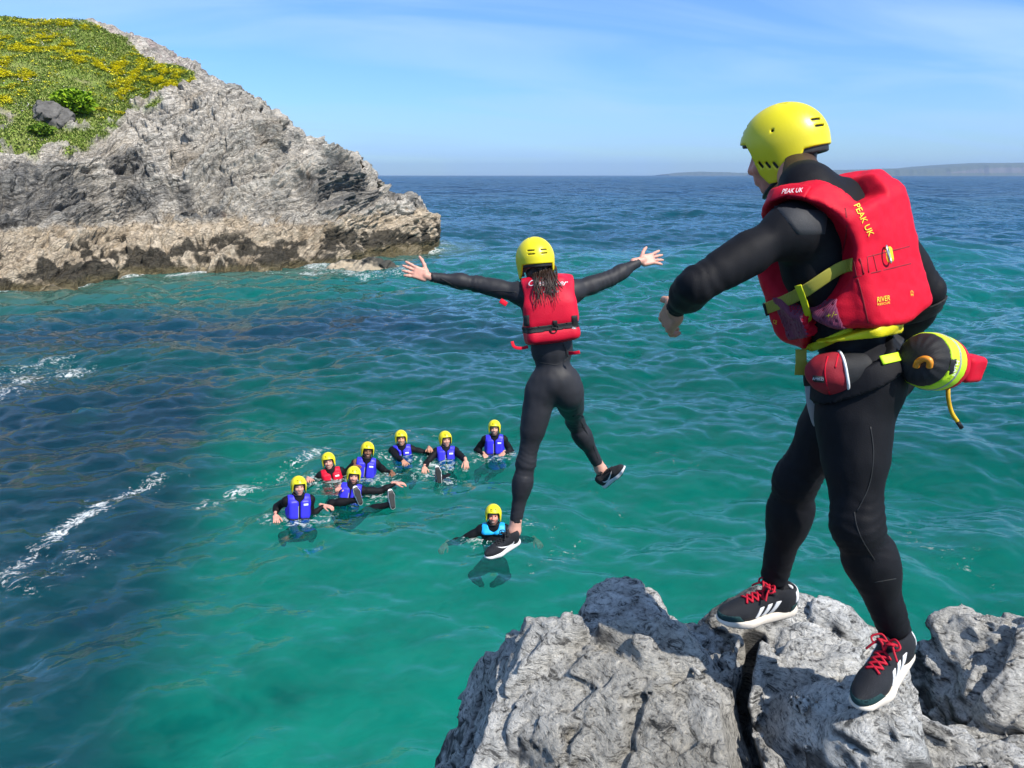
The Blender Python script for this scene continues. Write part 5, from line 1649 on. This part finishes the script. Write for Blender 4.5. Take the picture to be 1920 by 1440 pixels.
    pf = lambda P: smin(ell((a * .62 + b * .38), (.078, .055, .062), RB)(P), ell(b - ax * .01, (.05, .045, .05), RB)(P), .03) - .003 * noise3(P * 30, 41)
    mid = a * .40 + b * .60
    sub('pouch', sdf_mesh('pouch', lambda P: np.maximum(pf(P), (P - mid) @ ax), a - .12, b + .12, .005, M['darkred']), belt)
    sub('pouch_flap', sdf_mesh('pouch_flap', lambda P: np.maximum(pf(P) + .002, -(P - mid) @ ax), a - .12, b + .12, .005, M['black']), belt)
    sub('pouch_piping', sdf_mesh('pouch_piping', lambda P: np.hypot(pf(P), (P - mid) @ ax) - .0042, a - .12, b + .12, .003, M['white']), belt)
    sub('pouch_label', mesh_from('pouch_label', *patch(pf, (1522, 703), (1546, 705), (1547, 719), (1524, 717), 1.6, .002, 8, 6), M['black']), belt)
    lettering('lettering', lambda P: pf(P) - .003, 'AMBEZI', (1524, 712), (20, 1), (0, -5), 1.6, M['wprint'], belt)
    for pts in ([(1552, 668), (1546, 700), (1556, 740)], [(1572, 664), (1566, 690)]):
        sub('pouch_seam', mesh_from('pouch_seam', *strap(pf, pts, .004, .0015, 1.6, 6), M['red']), belt)
    # throw bag at the back of the right hip: a stuffed drawstring bag pointing at the viewer's right
    c0, c1 = W(1738, 676, 2.02), W(1800, 690, 2.12)
    ax2 = unit(c1 - c0); RT = axes(np.cross((0, 0, 1), ax2) * -1, (0, 0, 1))
    e1 = unit(np.cross(ax2, (0, 0, 1))); e2 = np.cross(e1, ax2)
    def bag(P):
        q = P - c0; s_ = q @ ax2; rr = np.hypot(q @ e1, q @ e2)
        ang = np.arctan2(q @ e1, q @ e2)
        rad = .068 + .010 * np.sin(np.clip((s_ + .05) / .15, 0, 1) * 3.14) - .02 * smooth(.09, .14, s_) - .012 * smooth(-.02, -.055, s_)
        return smax(rr - rad - .0018 * np.sin(ang * 15) * smooth(0, -.06, s_), np.abs(s_ - .035) - .088, .03) - .0015 * noise3(P * 26, 51)
    blo, bhi = c0 - .2, c1 + .2
    sl = lambda lo_, hi_: (lambda P: np.maximum(lo_ - (P - c0) @ ax2, (P - c0) @ ax2 - hi_))
    bg = obj('throw_bag', sdf_mesh('throw_bag', lambda P: np.maximum(bag(P), sl(-.018, .066)(P)), blo, bhi, .0048, M['fluo']), root)
    sub('bag_mouth', sdf_mesh('bag_mouth', lambda P: np.maximum(bag(P) + .002, sl(-.09, -.018)(P)), blo, bhi, .0048, M['black']), bg)
    sub('reflective_band', sdf_mesh('reflective_band', lambda P: np.maximum(bag(P) - .0018, sl(.016, .024)(P)), blo, bhi, .004, M['grey']), bg)
    sub('bag_base', sdf_mesh('bag_base', lambda P: np.maximum(bag(P) - .001, sl(.066, .20)(P)), blo, bhi, .0048, M['red']), bg)
    sub('bag_label', mesh_from('bag_label', *patch(bag, (1784, 674), (1796, 671), (1790, 700), (1778, 706), 1.5, .002, 6, 8), M['black']), bg)
    lettering('lettering', lambda P: bag(P) - .003, 'PALM', (1784, 703), (8, -27), (6, 1), 1.5, M['wprint'], bg)
    P, ok = hit(bag, [(1717, 679), (1727, 674), (1738, 676)], 1.5)
    tg = catmull([P[0] + (0, -.004, -.012), P[0] + (0, -.012, .004), P[1] + (0, -.016, .006), P[2] + (0, -.014, .002), P[2] + (.004, -.008, -.016)], 5)
    sub('pull_toggle', mesh_from('pull_toggle', *tube(tg, .0085, 8), M['orange']), bg)
    # red folded end piece and rope tail
    d0 = W(1815, 690, 2.12)
    rp_ = lambda P: box(d0, (.045, .03, .038), axes(ax2, (.15, 0, 1)), .015)(P) - .003 * noise3(P * 22, 52)
    sub('bag_pocket', sdf_mesh('bag_pocket', rp_, d0 - .09, d0 + .09, .005, M['red']), bg)
    sub('pocket_mesh', mesh_from('pocket_mesh', *patch(rp_, (1800, 664), (1822, 668), (1812, 690), (1796, 698), 1.5, .0015, 8, 8), M['black']), bg)
    rope = catmull([W(1778, 715, 2.06), W(1778, 745, 2.05), W(1784, 772, 2.05), W(1795, 790, 2.05)], 8)
    sub('rope_tail', mesh_from('rope_tail', *tube(rope, .0058, 8), M['rope']), bg)
    sub('rope_end', mesh_from('rope_end', *tube(np.array([rope[-1], W(1803, 802, 2.05)]), .0062, 8), M['black']), bg)
    # grey knife sheath hanging at the front of the left thigh
    kq = np.array([W(1524, 720, 2.16), W(1526, 755, 2.16), W(1532, 785, 2.17), W(1535, 796, 2.17)])
    sub('hanging_tag', mesh_from('hanging_tag', *ribbon(catmull(kq, 4), np.tile((-.35, -1, .1), (13, 1)), np.linspace(.046, .030, 13), .008), M['grey']), belt)
    sub('tag_loop', mesh_from('tag_loop', *ribbon(np.array([W(1522, 690, 2.15), W(1524, 722, 2.155)]), np.tile((-.35, -1, .1), (2, 1)), .05, .009), M['black']), belt)
    # ---- shoes
    put_shoe(root, W(1692, 1226, 2.05) + np.array((0, .0, -.018)), W(1598, 1290, 1.86) - W(1692, 1226, 2.05), (-.22, -.12, 1), 'stripes', 1.0)
    put_shoe(root, W(1474, 1140, 2.44) + np.array((0, 0, -.015)), W(1352, 1148, 2.38) - W(1474, 1136, 2.44), (-.02, -.12, 1), 'stripes', 1.0)
    for k in 'LR':
        pass
    socks = [cone(j['anL'] + (0, 0, .03), j['anL'] + (-.01, -.01, -.07), .036, .036), cone(j['anR'] + (0, 0, .03), j['anR'] + (0, 0, -.06), .036, .036)]
    u_ = Union(socks, .01); lo, hi = u_.bounds()
    for sk in socks: obj('sock', sdf_mesh('sock', sk, sk.c - sk.R, sk.c + sk.R, .007, M['suit']), root)
    return per
MAN = build_instructor()
# ------------------------------------------------------------------ the jumper in mid-air
def build_jumper():
    J = dict(head=W(1004, 494, 4.26), neck=W(1018, 536, 4.22), chest=W(1029, 588, 4.19), pelvis=W(1040, 716, 4.15),
             shL=W(974, 550, 4.20), shR=W(1077, 546, 4.22), elL=W(893, 532, 4.22), wrL=W(807, 519, 4.18),
             elR=W(1145, 522, 4.30), wrR=W(1198, 491, 4.38),
             hipL=W(1013, 738, 4.15), hipR=W(1064, 736, 4.16), knL=W(986, 868, 4.10), anL=W(967, 978, 4.06),
             knR=W(1078, 790, 4.42), anR=W(1120, 868, 4.52))
    J['calfL'] = (.15, -1, .1); J['calfR'] = (-.3, -.6, -.3)
    per = Person(J, .93, .98, 1.02, .92, 1.0, .45)
    per.cuff, per.hem, per.collar = .0, .0, .05
    j = per.j
    rp = j['pelvis']
    root = empty('person', Vector((float(rp[0]), float(rp[1]), float(j['anL'][2]) - .1)), 'woman in black wetsuit and red vest leaping in mid-air with arms spread', 'person')
    hc = j['head']; HR = axes((1, .12, .04), (-.08, .10, 1))
    r, f, u = HR
    hf, lo, hi = head_prims(hc, HR, .93)
    nf = Union([cone(j['neck'] - (0, 0, .04), hc - u * .04 - f * .02, .050, .050)], .02)
    headf = lambda P: smin(hf(P), nf(P), .03)
    V, F = nets(headf, lo - .1, hi + .02, .006); V = settle(headf, V)
    fair = (.60, .33, .25)
    C = head_color(V, hc, HR, fair, None, .93)
    fl = j['wrL'] - j['elL']; fr = j['wrR'] - j['elR']
    hl = hand_prims(j['wrL'] + unit(fl) * .012, unit(fl) + (0, 0, .18), (.15, .9, -.3), t=(.25, .1, 1), spread=.13, curl=(.06, .1, .1, .14), thumb=1.0, size=.86)
    hr = hand_prims(j['wrR'] + unit(fr) * .012, unit(fr) + (.05, -.1, -.30), (-.2, .8, -.55), t=(-.1, .3, 1), spread=.20, curl=(.04, .05, .08, .1), thumb=.95, size=.86)
    ank = []
    for k, q in (('L', (0.0, -.0, -.09)), ('R', (.04, .015, -.075))):
        a = j['an' + k]; d = unit(a - j['kn' + k])
        U = Union([cone(a - d * .06, a + d * .085, .034, .036), ell(a + d * .055, (.037, .034, .03))], .02)
        lo2, hi2 = U.bounds(); v, ff = nets(U, lo2, hi2, .006); ank.append((v, ff, np.tile(fair, (len(v), 1)) * (1 + .1 * fbm(v * 30, 2, 3)[:, None])))
    body = obj('body', skin_mesh('body', [(V, F, C), hand_piece(hl, fair), hand_piece(hr, fair), inner_piece(per, fair)] + ank, None), root)
    lo, hi = per.bounds()
    S, T = per.suit, per.torso_u
    suit = obj('wetsuit', sdf_mesh('wetsuit', S, lo, hi, .010, M['suit2']), root)
    put_helmet(root, HR, hc + u * .026, .88)
    # wet hair hanging down the back
    rg = np.random.default_rng(3)
    parts = []
    C_ = per.RC; ch = j['chest']
    blk = Union([box(ch - C_[1] * .098 - C_[2] * .035, (.148, .048, .125), C_, .045), box(ch - C_[1] * .092 + C_[2] * .085, (.105, .042, .115), C_, .04)], .05, .3)
    nar = [ell(j['shL'] - C_[2] * .05 - C_[0] * .03, (.085, .12, .14), C_), ell(j['shR'] - C_[2] * .05 + C_[0] * .03, (.085, .12, .14), C_)]
    nkc = cone(j['neck'] + C_[2] * .06 + C_[1] * .02, j['neck'] + C_[2] * .3, .075, .09)
    def vest(P):
        q = (P - ch) @ C_.T
        d = smin(T(P) - .028, blk(P), .04)
        groove = np.exp(-((q[:, 2] + .070) / .020) ** 2) * .010
        d = d + groove
        d = smax(d, -.158 - q[:, 2], .025); d = smax(d, q[:, 2] - .215, .03)
        for a in nar: d = smax(d, -a(P), .02)
        d = smax(d, -nkc(P), .015)
        return d - .0015 * noise3(P * 11, 61)
    vo = obj('life_vest', sdf_mesh('life_vest', vest, ch - .34, ch + .34, .0075, M['red2']), root)
    near = 3.6
    HS = lambda P: np.minimum(np.minimum(vest(P), per.suit_u(P)), headf(P))
    strands = []
    for q in range(64):
        x0 = rg.uniform(995, 1040); y0 = rg.uniform(492, 512)
        L = rg.uniform(35, 82) * (1 if abs(x0 - 1015) < 16 else .75)
        x1 = x0 + (1018 - x0) * .45 + rg.normal(3, 9) + (12 if x0 > 1025 else 0)
        px = [(x0, y0), (x0 * .7 + x1 * .3 + rg.normal(0, 2), y0 + L * .33), (x0 * .3 + x1 * .7 + rg.normal(0, 3), y0 + L * .68), (x1, y0 + L)]
        strands.append(catmull(px, 5))
    PH, okh = hit(HS, np.concatenate(strands), near)
    for q in range(64):
        P, ok = PH[q * 16:q * 16 + 16], okh[q * 16:q * 16 + 16]
        if not ok.all(): continue
        N = grad(HS, P, .015)
        for _ in range(3): P[1:-1] = .25 * P[:-2] + .5 * P[1:-1] + .25 * P[2:]
        P = P + N * (.004 + .006 * rg.random()) + np.array([0, -.004, 0])
        parts.append(tube(P, np.linspace(.0046, .0012, len(P)) * rg.uniform(.5, 1.15), 5))
    cap = ell(hc - f * .045 - u * .055, (.062, .045, .050), HR)
    v, ff = nets(lambda P: cap(P) - .004 * noise3(P * 50, 5), hc - .18, hc + .1, .007); parts.append((v, ff))
    V2, F2 = join(parts)
    sub('hair', mesh_from('hair', V2, F2, M['hair']), body)['kind'] = 'stuff'
    def add(name, VF, mat, par=vo): return sub(name, mesh_from(name, VF[0], VF[1], mat), par)
    wb = shell(vest, -.006, .0035, lambda P: np.abs((P - ch) @ C_[2] + .070) - .017)
    sub('waist_belt', sdf_mesh('waist_belt', wb, ch - .3, ch + .3, .006, M['black']), vo)
    for cx in (987, 1078):
        add('belt_slider', patch(lambda P: vest(P) - .004, (cx - 6, 592), (cx + 5, 591), (cx + 6, 611), (cx - 5, 612), near, .004, 6, 8), M['black'])
    add('belt_tab', patch(lambda P: vest(P) - .003, (1036, 601), (1045, 601), (1046, 613), (1037, 613), near, .004, 6, 6), M['black'])
    P, ok = hit(vest, [(1041, 613), (1038, 620)], near); N = grad(vest, P, .01)
    for c, rr in ((P[0] + N[0] * .006, .016), (P[1] + N[1] * .006, .017)):
        a = np.linspace(0, 6.283, 19)
        add('tether_ring', tube(np.stack([c + C_[0] * rr * math.cos(t) + C_[2] * rr * .85 * math.sin(t) for t in a]), .0030, 6, False), M['black'])
    lettering('lettering', vest, 'Crewsaver', (991, 536), (72, -1), (2, -11), near, M['wprint'], vo, .003, .3)
    lettering('lettering', vest, 'centre', (1018, 549), (30, -1), (0, -5), near, M['wprint'], vo, .003, .3)
    add('size_label', patch(vest, (1070, 610), (1080, 610), (1081, 617), (1071, 617), near, .002, 6, 5), M['white'])
    lettering('lettering', lambda P: vest(P) - .003, '50N', (1071, 616), (9, 0), (0, -5), near, M['rubber'], vo, .002)
    # seams and lower-back panel of the suit
    for pts in ([(812, 527), (850, 540), (890, 548), (930, 545), (968, 548)], [(1088, 558), (1120, 550), (1150, 538)], [(1020, 664), (1005, 676), (1024, 682), (1048, 683), (1070, 668)], [(1090, 790), (1110, 830), (1122, 862)], [(826, 522), (848, 534), (860, 541)]):
        sub('seam', mesh_from('seam', *strap(per.suit_u, pts, .005, .0014, near, 6), M['rubber']), suit)
    sub('knee_edge', mesh_from('knee_edge', *strap(per.suit_u, [(1074, 781), (1084, 777), (1094, 782)], .006, .003, near, 6), M['suit']), suit)
    for pts in ([(1056, 644), (1062, 655), (1064, 668)],):
        P, ok = hit(S, pts, near)
        sub('zip_cord', mesh_from('zip_cord', *tube(catmull(P + (0, -.01, 0), 4), .003, 6), M['rubber']), suit)
    # red strap tails
    def tail(pts, w=.024):
        q = catmull([W(a, b, y) for a, b, y in pts], 5)
        add('strap_tail', ribbon(q, np.tile((.2, -1, .2), (len(q), 1)), w, .003), M['red'])
    tail([(990, 650, 4.08), (976, 653, 4.07), (964, 650, 4.06), (960, 640, 4.07)], .016)
    tail([(1066, 662, 4.08), (1076, 662, 4.05), (1087, 660, 4.04)], .018)
    tail([(938, 563, 4.12), (950, 571, 4.12)], .026)
    # trainers
    put_shoe(root, W(967, 1020, 4.04), W(910, 1002, 3.90) - W(967, 1020, 4.04), (-.10, -.10, 1), 'swoosh', .82)
    put_shoe(root, W(1139, 910, 4.54), W(1164, 873, 4.44) - W(1139, 910, 4.54), (-.72, .10, .55), 'swoosh', .80)
    return per
GIRL = build_jumper()
# ------------------------------------------------------------------ the group in the water
def build_swimmer(label, hx, hy, bx, by, hands, feet, vestmat, tone, beard=None, yaw=0.0, roll=0.0, look=0.0, recl=.28, smile=False, knees=None, collar_only=False, shoes=False, group='swimmers waiting in the water'):
    B = on_water(bx, by)
    toward = unit((CAM - B) * (1, 1, 0)); c, s = math.cos(yaw), math.sin(yaw)
    F0 = np.array([toward[0] * c - toward[1] * s, toward[0] * s + toward[1] * c, 0])
    side = np.array([F0[1], -F0[0], 0])                    # the swimmer's right
    H = W(hx, hy, B[1] + .10)
    up = unit(H - B + (0, 0, .12)) if recl is None else unit(np.array([0, 0, 1]) - F0 * recl + side * roll)
    neck = H - up * .150 + 0 * F0
    R = axes(side, up)
    J = dict(head=H, neck=neck, chest=neck - up * .20, pelvis=neck - up * .52 + F0 * .04)
    J['shR'] = neck - up * .055 + R[0] * .165; J['shL'] = neck - up * .055 - R[0] * .165
    J['hipR'] = J['pelvis'] + R[0] * .09 - up * .02; J['hipL'] = J['pelvis'] - R[0] * .09 - up * .02
    hdir = {}
    for k, sgn in (('R', 1), ('L', -1)):
        hp = hands[0 if k == 'R' else 1]
        wr = on_water(hp[0], hp[1], hp[2])
        d = wr - J['sh' + k]
        m = np.linalg.norm(d)
        if m > .55: wr = J['sh' + k] + d * (.55 / m)
        el_ = ik(J['sh' + k], wr, .29, .26, R[0] * sgn * .45 - np.array([0, 0, .55]) - F0 * .3)
        J['el' + k], J['wr' + k] = el_, wr
        hdir[k] = hp[3] if len(hp) > 3 else None
        fp = feet[0 if k == 'R' else 1]
        an = on_water(fp[0], fp[1], fp[2])
        d = an - J['hip' + k]; m = np.linalg.norm(d)
        if m > .82: an = J['hip' + k] + d * (.82 / m)
        pole = F0 * .4 + np.array([0, 0, .7]) + R[0] * sgn * (.3 if knees is None else knees)
        J['kn' + k], J['an' + k] = ik(J['hip' + k], an, .43, .41, pole), an
    per = Person(J, 1.0, 1.0, 1.0, 1.0); per.collar = .07
    j = per.j
    root = empty('person', Vector((float(B[0]), float(B[1]), 0)), label, 'person', group)
    hr_right = side * math.cos(look) + F0 * math.sin(look)
    hup = unit(np.array([0, 0, 1]) - F0 * .02 + side * roll * .8)
    HR = axes(hr_right, hup)
    # faces look up to the camera
    tilt = .16
    HR = np.array([HR[0], HR[1] * math.cos(tilt) + HR[2] * math.sin(tilt), HR[2] * math.cos(tilt) - HR[1] * math.sin(tilt)])
    hf, lo, hi = head_prims(H, HR, 1.0)
    nf = Union([cone(neck - up * .03, H - HR[2] * .04 - HR[1] * .02, .058, .056)], .02)
    headf = lambda P: smin(hf(P), nf(P), .03)
    V, F = nets(headf, lo - (.03, .03, .08), hi + .01, .0075); V = settle(headf, V)
    C = head_color(V, H, HR, tone, beard, 1.0, smile=smile)
    pieces = [(V, F, C)]
    for k, sgn in (('R', 1), ('L', -1)):
        f_ = unit(j['wr' + k] - j['el' + k])
        hd = unit(f_ * .5 + (hdir[k] if hdir[k] is not None else F0 * .5 - np.array([0, 0, .25])))
        n = np.cross(hd, np.cross((0, 0, -1), hd)); n = n if np.linalg.norm(n) > .1 else F0
        pieces.append(hand_piece(hand_prims(j['wr' + k], hd, n, t=-R[0] * sgn + F0 * .4, spread=.1, curl=(.3, .35, .4, .45), size=1.05), tone, .0065))
    pieces.append(inner_piece(per, tone, .035))
    body = obj('body', skin_mesh('body', pieces, None), root)
    for sx in (-1, 1):
        e = H + HR[0] * sx * .031 + HR[1] * .088 + HR[2] * .005
        v, ff = nets(ell(e, (.010, .008, .0055), HR), e - .02, e + .02, .004)
        sub('eye', mesh_from('eye', v, ff, M['eye']), body)
    lo, hi = per.bounds()
    suit = obj('wetsuit', sdf_mesh('wetsuit', per.suit, lo, hi, .020, M['suit']), root)
    put_helmet(root, HR, H + HR[2] * .026 - HR[1] * .004, .92)
    T = per.torso_u; ch = j['chest']; C_ = per.RC
    arm = [cone(j['sh' + k] + C_[0] * sg * .03, j['sh' + k] * .4 + j['el' + k] * .6, .088, .075) for k, sg in (('L', -1), ('R', 1))]
    nkc = cone(j['neck'] + C_[1] * .05 + C_[2] * .0, j['neck'] + C_[2] * .25 + C_[1] * .06, .070, .10)
    bks = [box(ch + C_[1] * .095 + C_[0] * sg * .078 + C_[2] * .005, (.070, .045, .165), C_, .04) for sg in (-1, 1)]
    back = box(ch - C_[1] * .085, (.13, .05, .17), C_, .04)
    def vest(P):
        q = (P - ch) @ C_.T
        d = smin(T(P) - .022, np.minimum(bks[0](P), bks[1](P)), .03); d = smin(d, back(P), .04)
        d = smax(d, .010 - np.abs(q[:, 0]) - 4 * np.maximum(-q[:, 1] - .0, 0), .02) if not collar_only else d
        d = d + np.exp(-((q[:, 2] + .10) / .018) ** 2) * .012
        if collar_only: d = smax(d, .11 - q[:, 2], .02)
        d = smax(d, -.185 - q[:, 2], .02); d = smax(d, q[:, 2] - .235, .02)
        for a in arm: d = smax(d, -a(P), .015)
        return smax(d, -nkc(P), .015)
    vo = obj('life_vest', sdf_mesh('life_vest', vest, ch - .32, ch + .34, .011, vestmat), root)
    if not collar_only:
        wb = shell(vest, -.006, .004, lambda P: np.abs((P - ch) @ C_[2] + .10) - .016)
        sub('waist_belt', sdf_mesh('waist_belt', wb, ch - .3, ch + .3, .010, M['black']), vo)
        tagc = ch - C_[0] * .084 + C_[1] * .14 + C_[2] * .105
        sub('white_label', sdf_mesh('white_label', lambda P: np.maximum(np.maximum(vest(P) - .004, -.006 - vest(P)), box(tagc, (.033, .085, .015), C_, .004)(P)), tagc - .12, tagc + .12, .006, M['white']), vo)
        zf = lambda P: np.maximum(np.maximum(vest(P) - .005, -.008 - vest(P)), box(ch + C_[1] * .14 + C_[0] * .018 - C_[2] * .03, (.0045, .09, .12), C_, .003)(P))
        sub('zip_edge', sdf_mesh('zip_edge', zf, ch - .25, ch + .25, .006, M['grey']), vo)
    if shoes:
        for k in 'RL':
            d = unit(j['an' + k] - j['kn' + k])
            tu = unit(np.array([0, 0, 1]) * .9 + F0 * .15 + R[0] * (.12 if k == 'R' else -.05))
            d = unit(toward * .9 + d * .35 + np.array([0, 0, .25]))
            put_shoe(root, j['an' + k] + d * .08 - tu * .05, tu, -d, 'swoosh', 1.0)
    return per
blueV, redV, cyanV = M['blue'], M['red2'], M['cyan']
dark = (.06, .035, .025)
build_swimmer('swimmer in a blue vest nearest the lower left of the group, glancing down', 560, 912, 556, 973, [(517, 966, .10), (607, 948, .06)], [(523, 1030, -.95), (590, 1020, -.95)], blueV, SKIN['pink'], None, .12, -.10, .0, .10)
build_swimmer('laughing swimmer in a red vest at the left of the group', 616, 865, 608, 893, [(578, 897, .03), (662, 872, .05)], [(665, 945, -.85), (640, 945, -.9)], redV, SKIN['pink'], None, .05, .12, -.1, .15, smile=True)
build_swimmer('dark-skinned swimmer in a blue vest behind the bearded man', 689, 845, 692, 884, [(665, 872, .12), (735, 886, -.02)], [(775, 930, -.8), (750, 932, -.8)], blueV, SKIN['brown'], (dark, .5), .0, -.16, .1, .12, smile=True)
build_swimmer('bearded swimmer in a blue vest floating back, sole of one shoe showing', 663, 892, 674, 926, [(644, 914, .10), (742, 906, .08, np.array([1, 0, -.3]))], [(672, 937, .06), (738, 943, .03)], blueV, SKIN['pink'], ((.22, .10, .05), .7), -.1, -.20, .12, .30, shoes=True)
build_swimmer('smiling swimmer in a blue vest at the back, between the dark-skinned and the raised-soles swimmer', 752, 822, 752, 852, [(758, 866, .04, np.array([.2, -1, 0])), (805, 840, .16)], [(740, 915, -.9), (770, 915, -.9)], blueV, SKIN['tan'], None, .0, .03, .0, .10, smile=True)
build_swimmer('swimmer in a blue vest with both shoe soles raised out of the water', 835, 824, 832, 858, [(796, 876, .00), (873, 864, .10, np.array([.1, -.6, -.8]))], [(821, 897, .10), (806, 908, .02)], blueV, SKIN['fair'], None, .05, .0, .25, .24, shoes=True)
build_swimmer('bearded swimmer in a blue vest farthest to the right, elbows spread', 927, 803, 928, 848, [(908, 852, -.02), (944, 849, .02)], [(890, 905, -.85), (905, 905, -.9)], blueV, SKIN['fair'], ((.10, .05, .03), .65), .0, .0, .0, .06, smile=True, knees=.6)
build_swimmer('bearded man in a cyan collar treading water under the jumping woman', 925, 966, 922, 1016, [(836, 1020, .01), (1004, 1012, .01)], [(906, 1100, -.95), (919, 1100, -.95)], cyanV, SKIN['red'], ((.12, .06, .035), .75), .0, .0, .0, .05, smile=True, knees=1.6, collar_only=True)
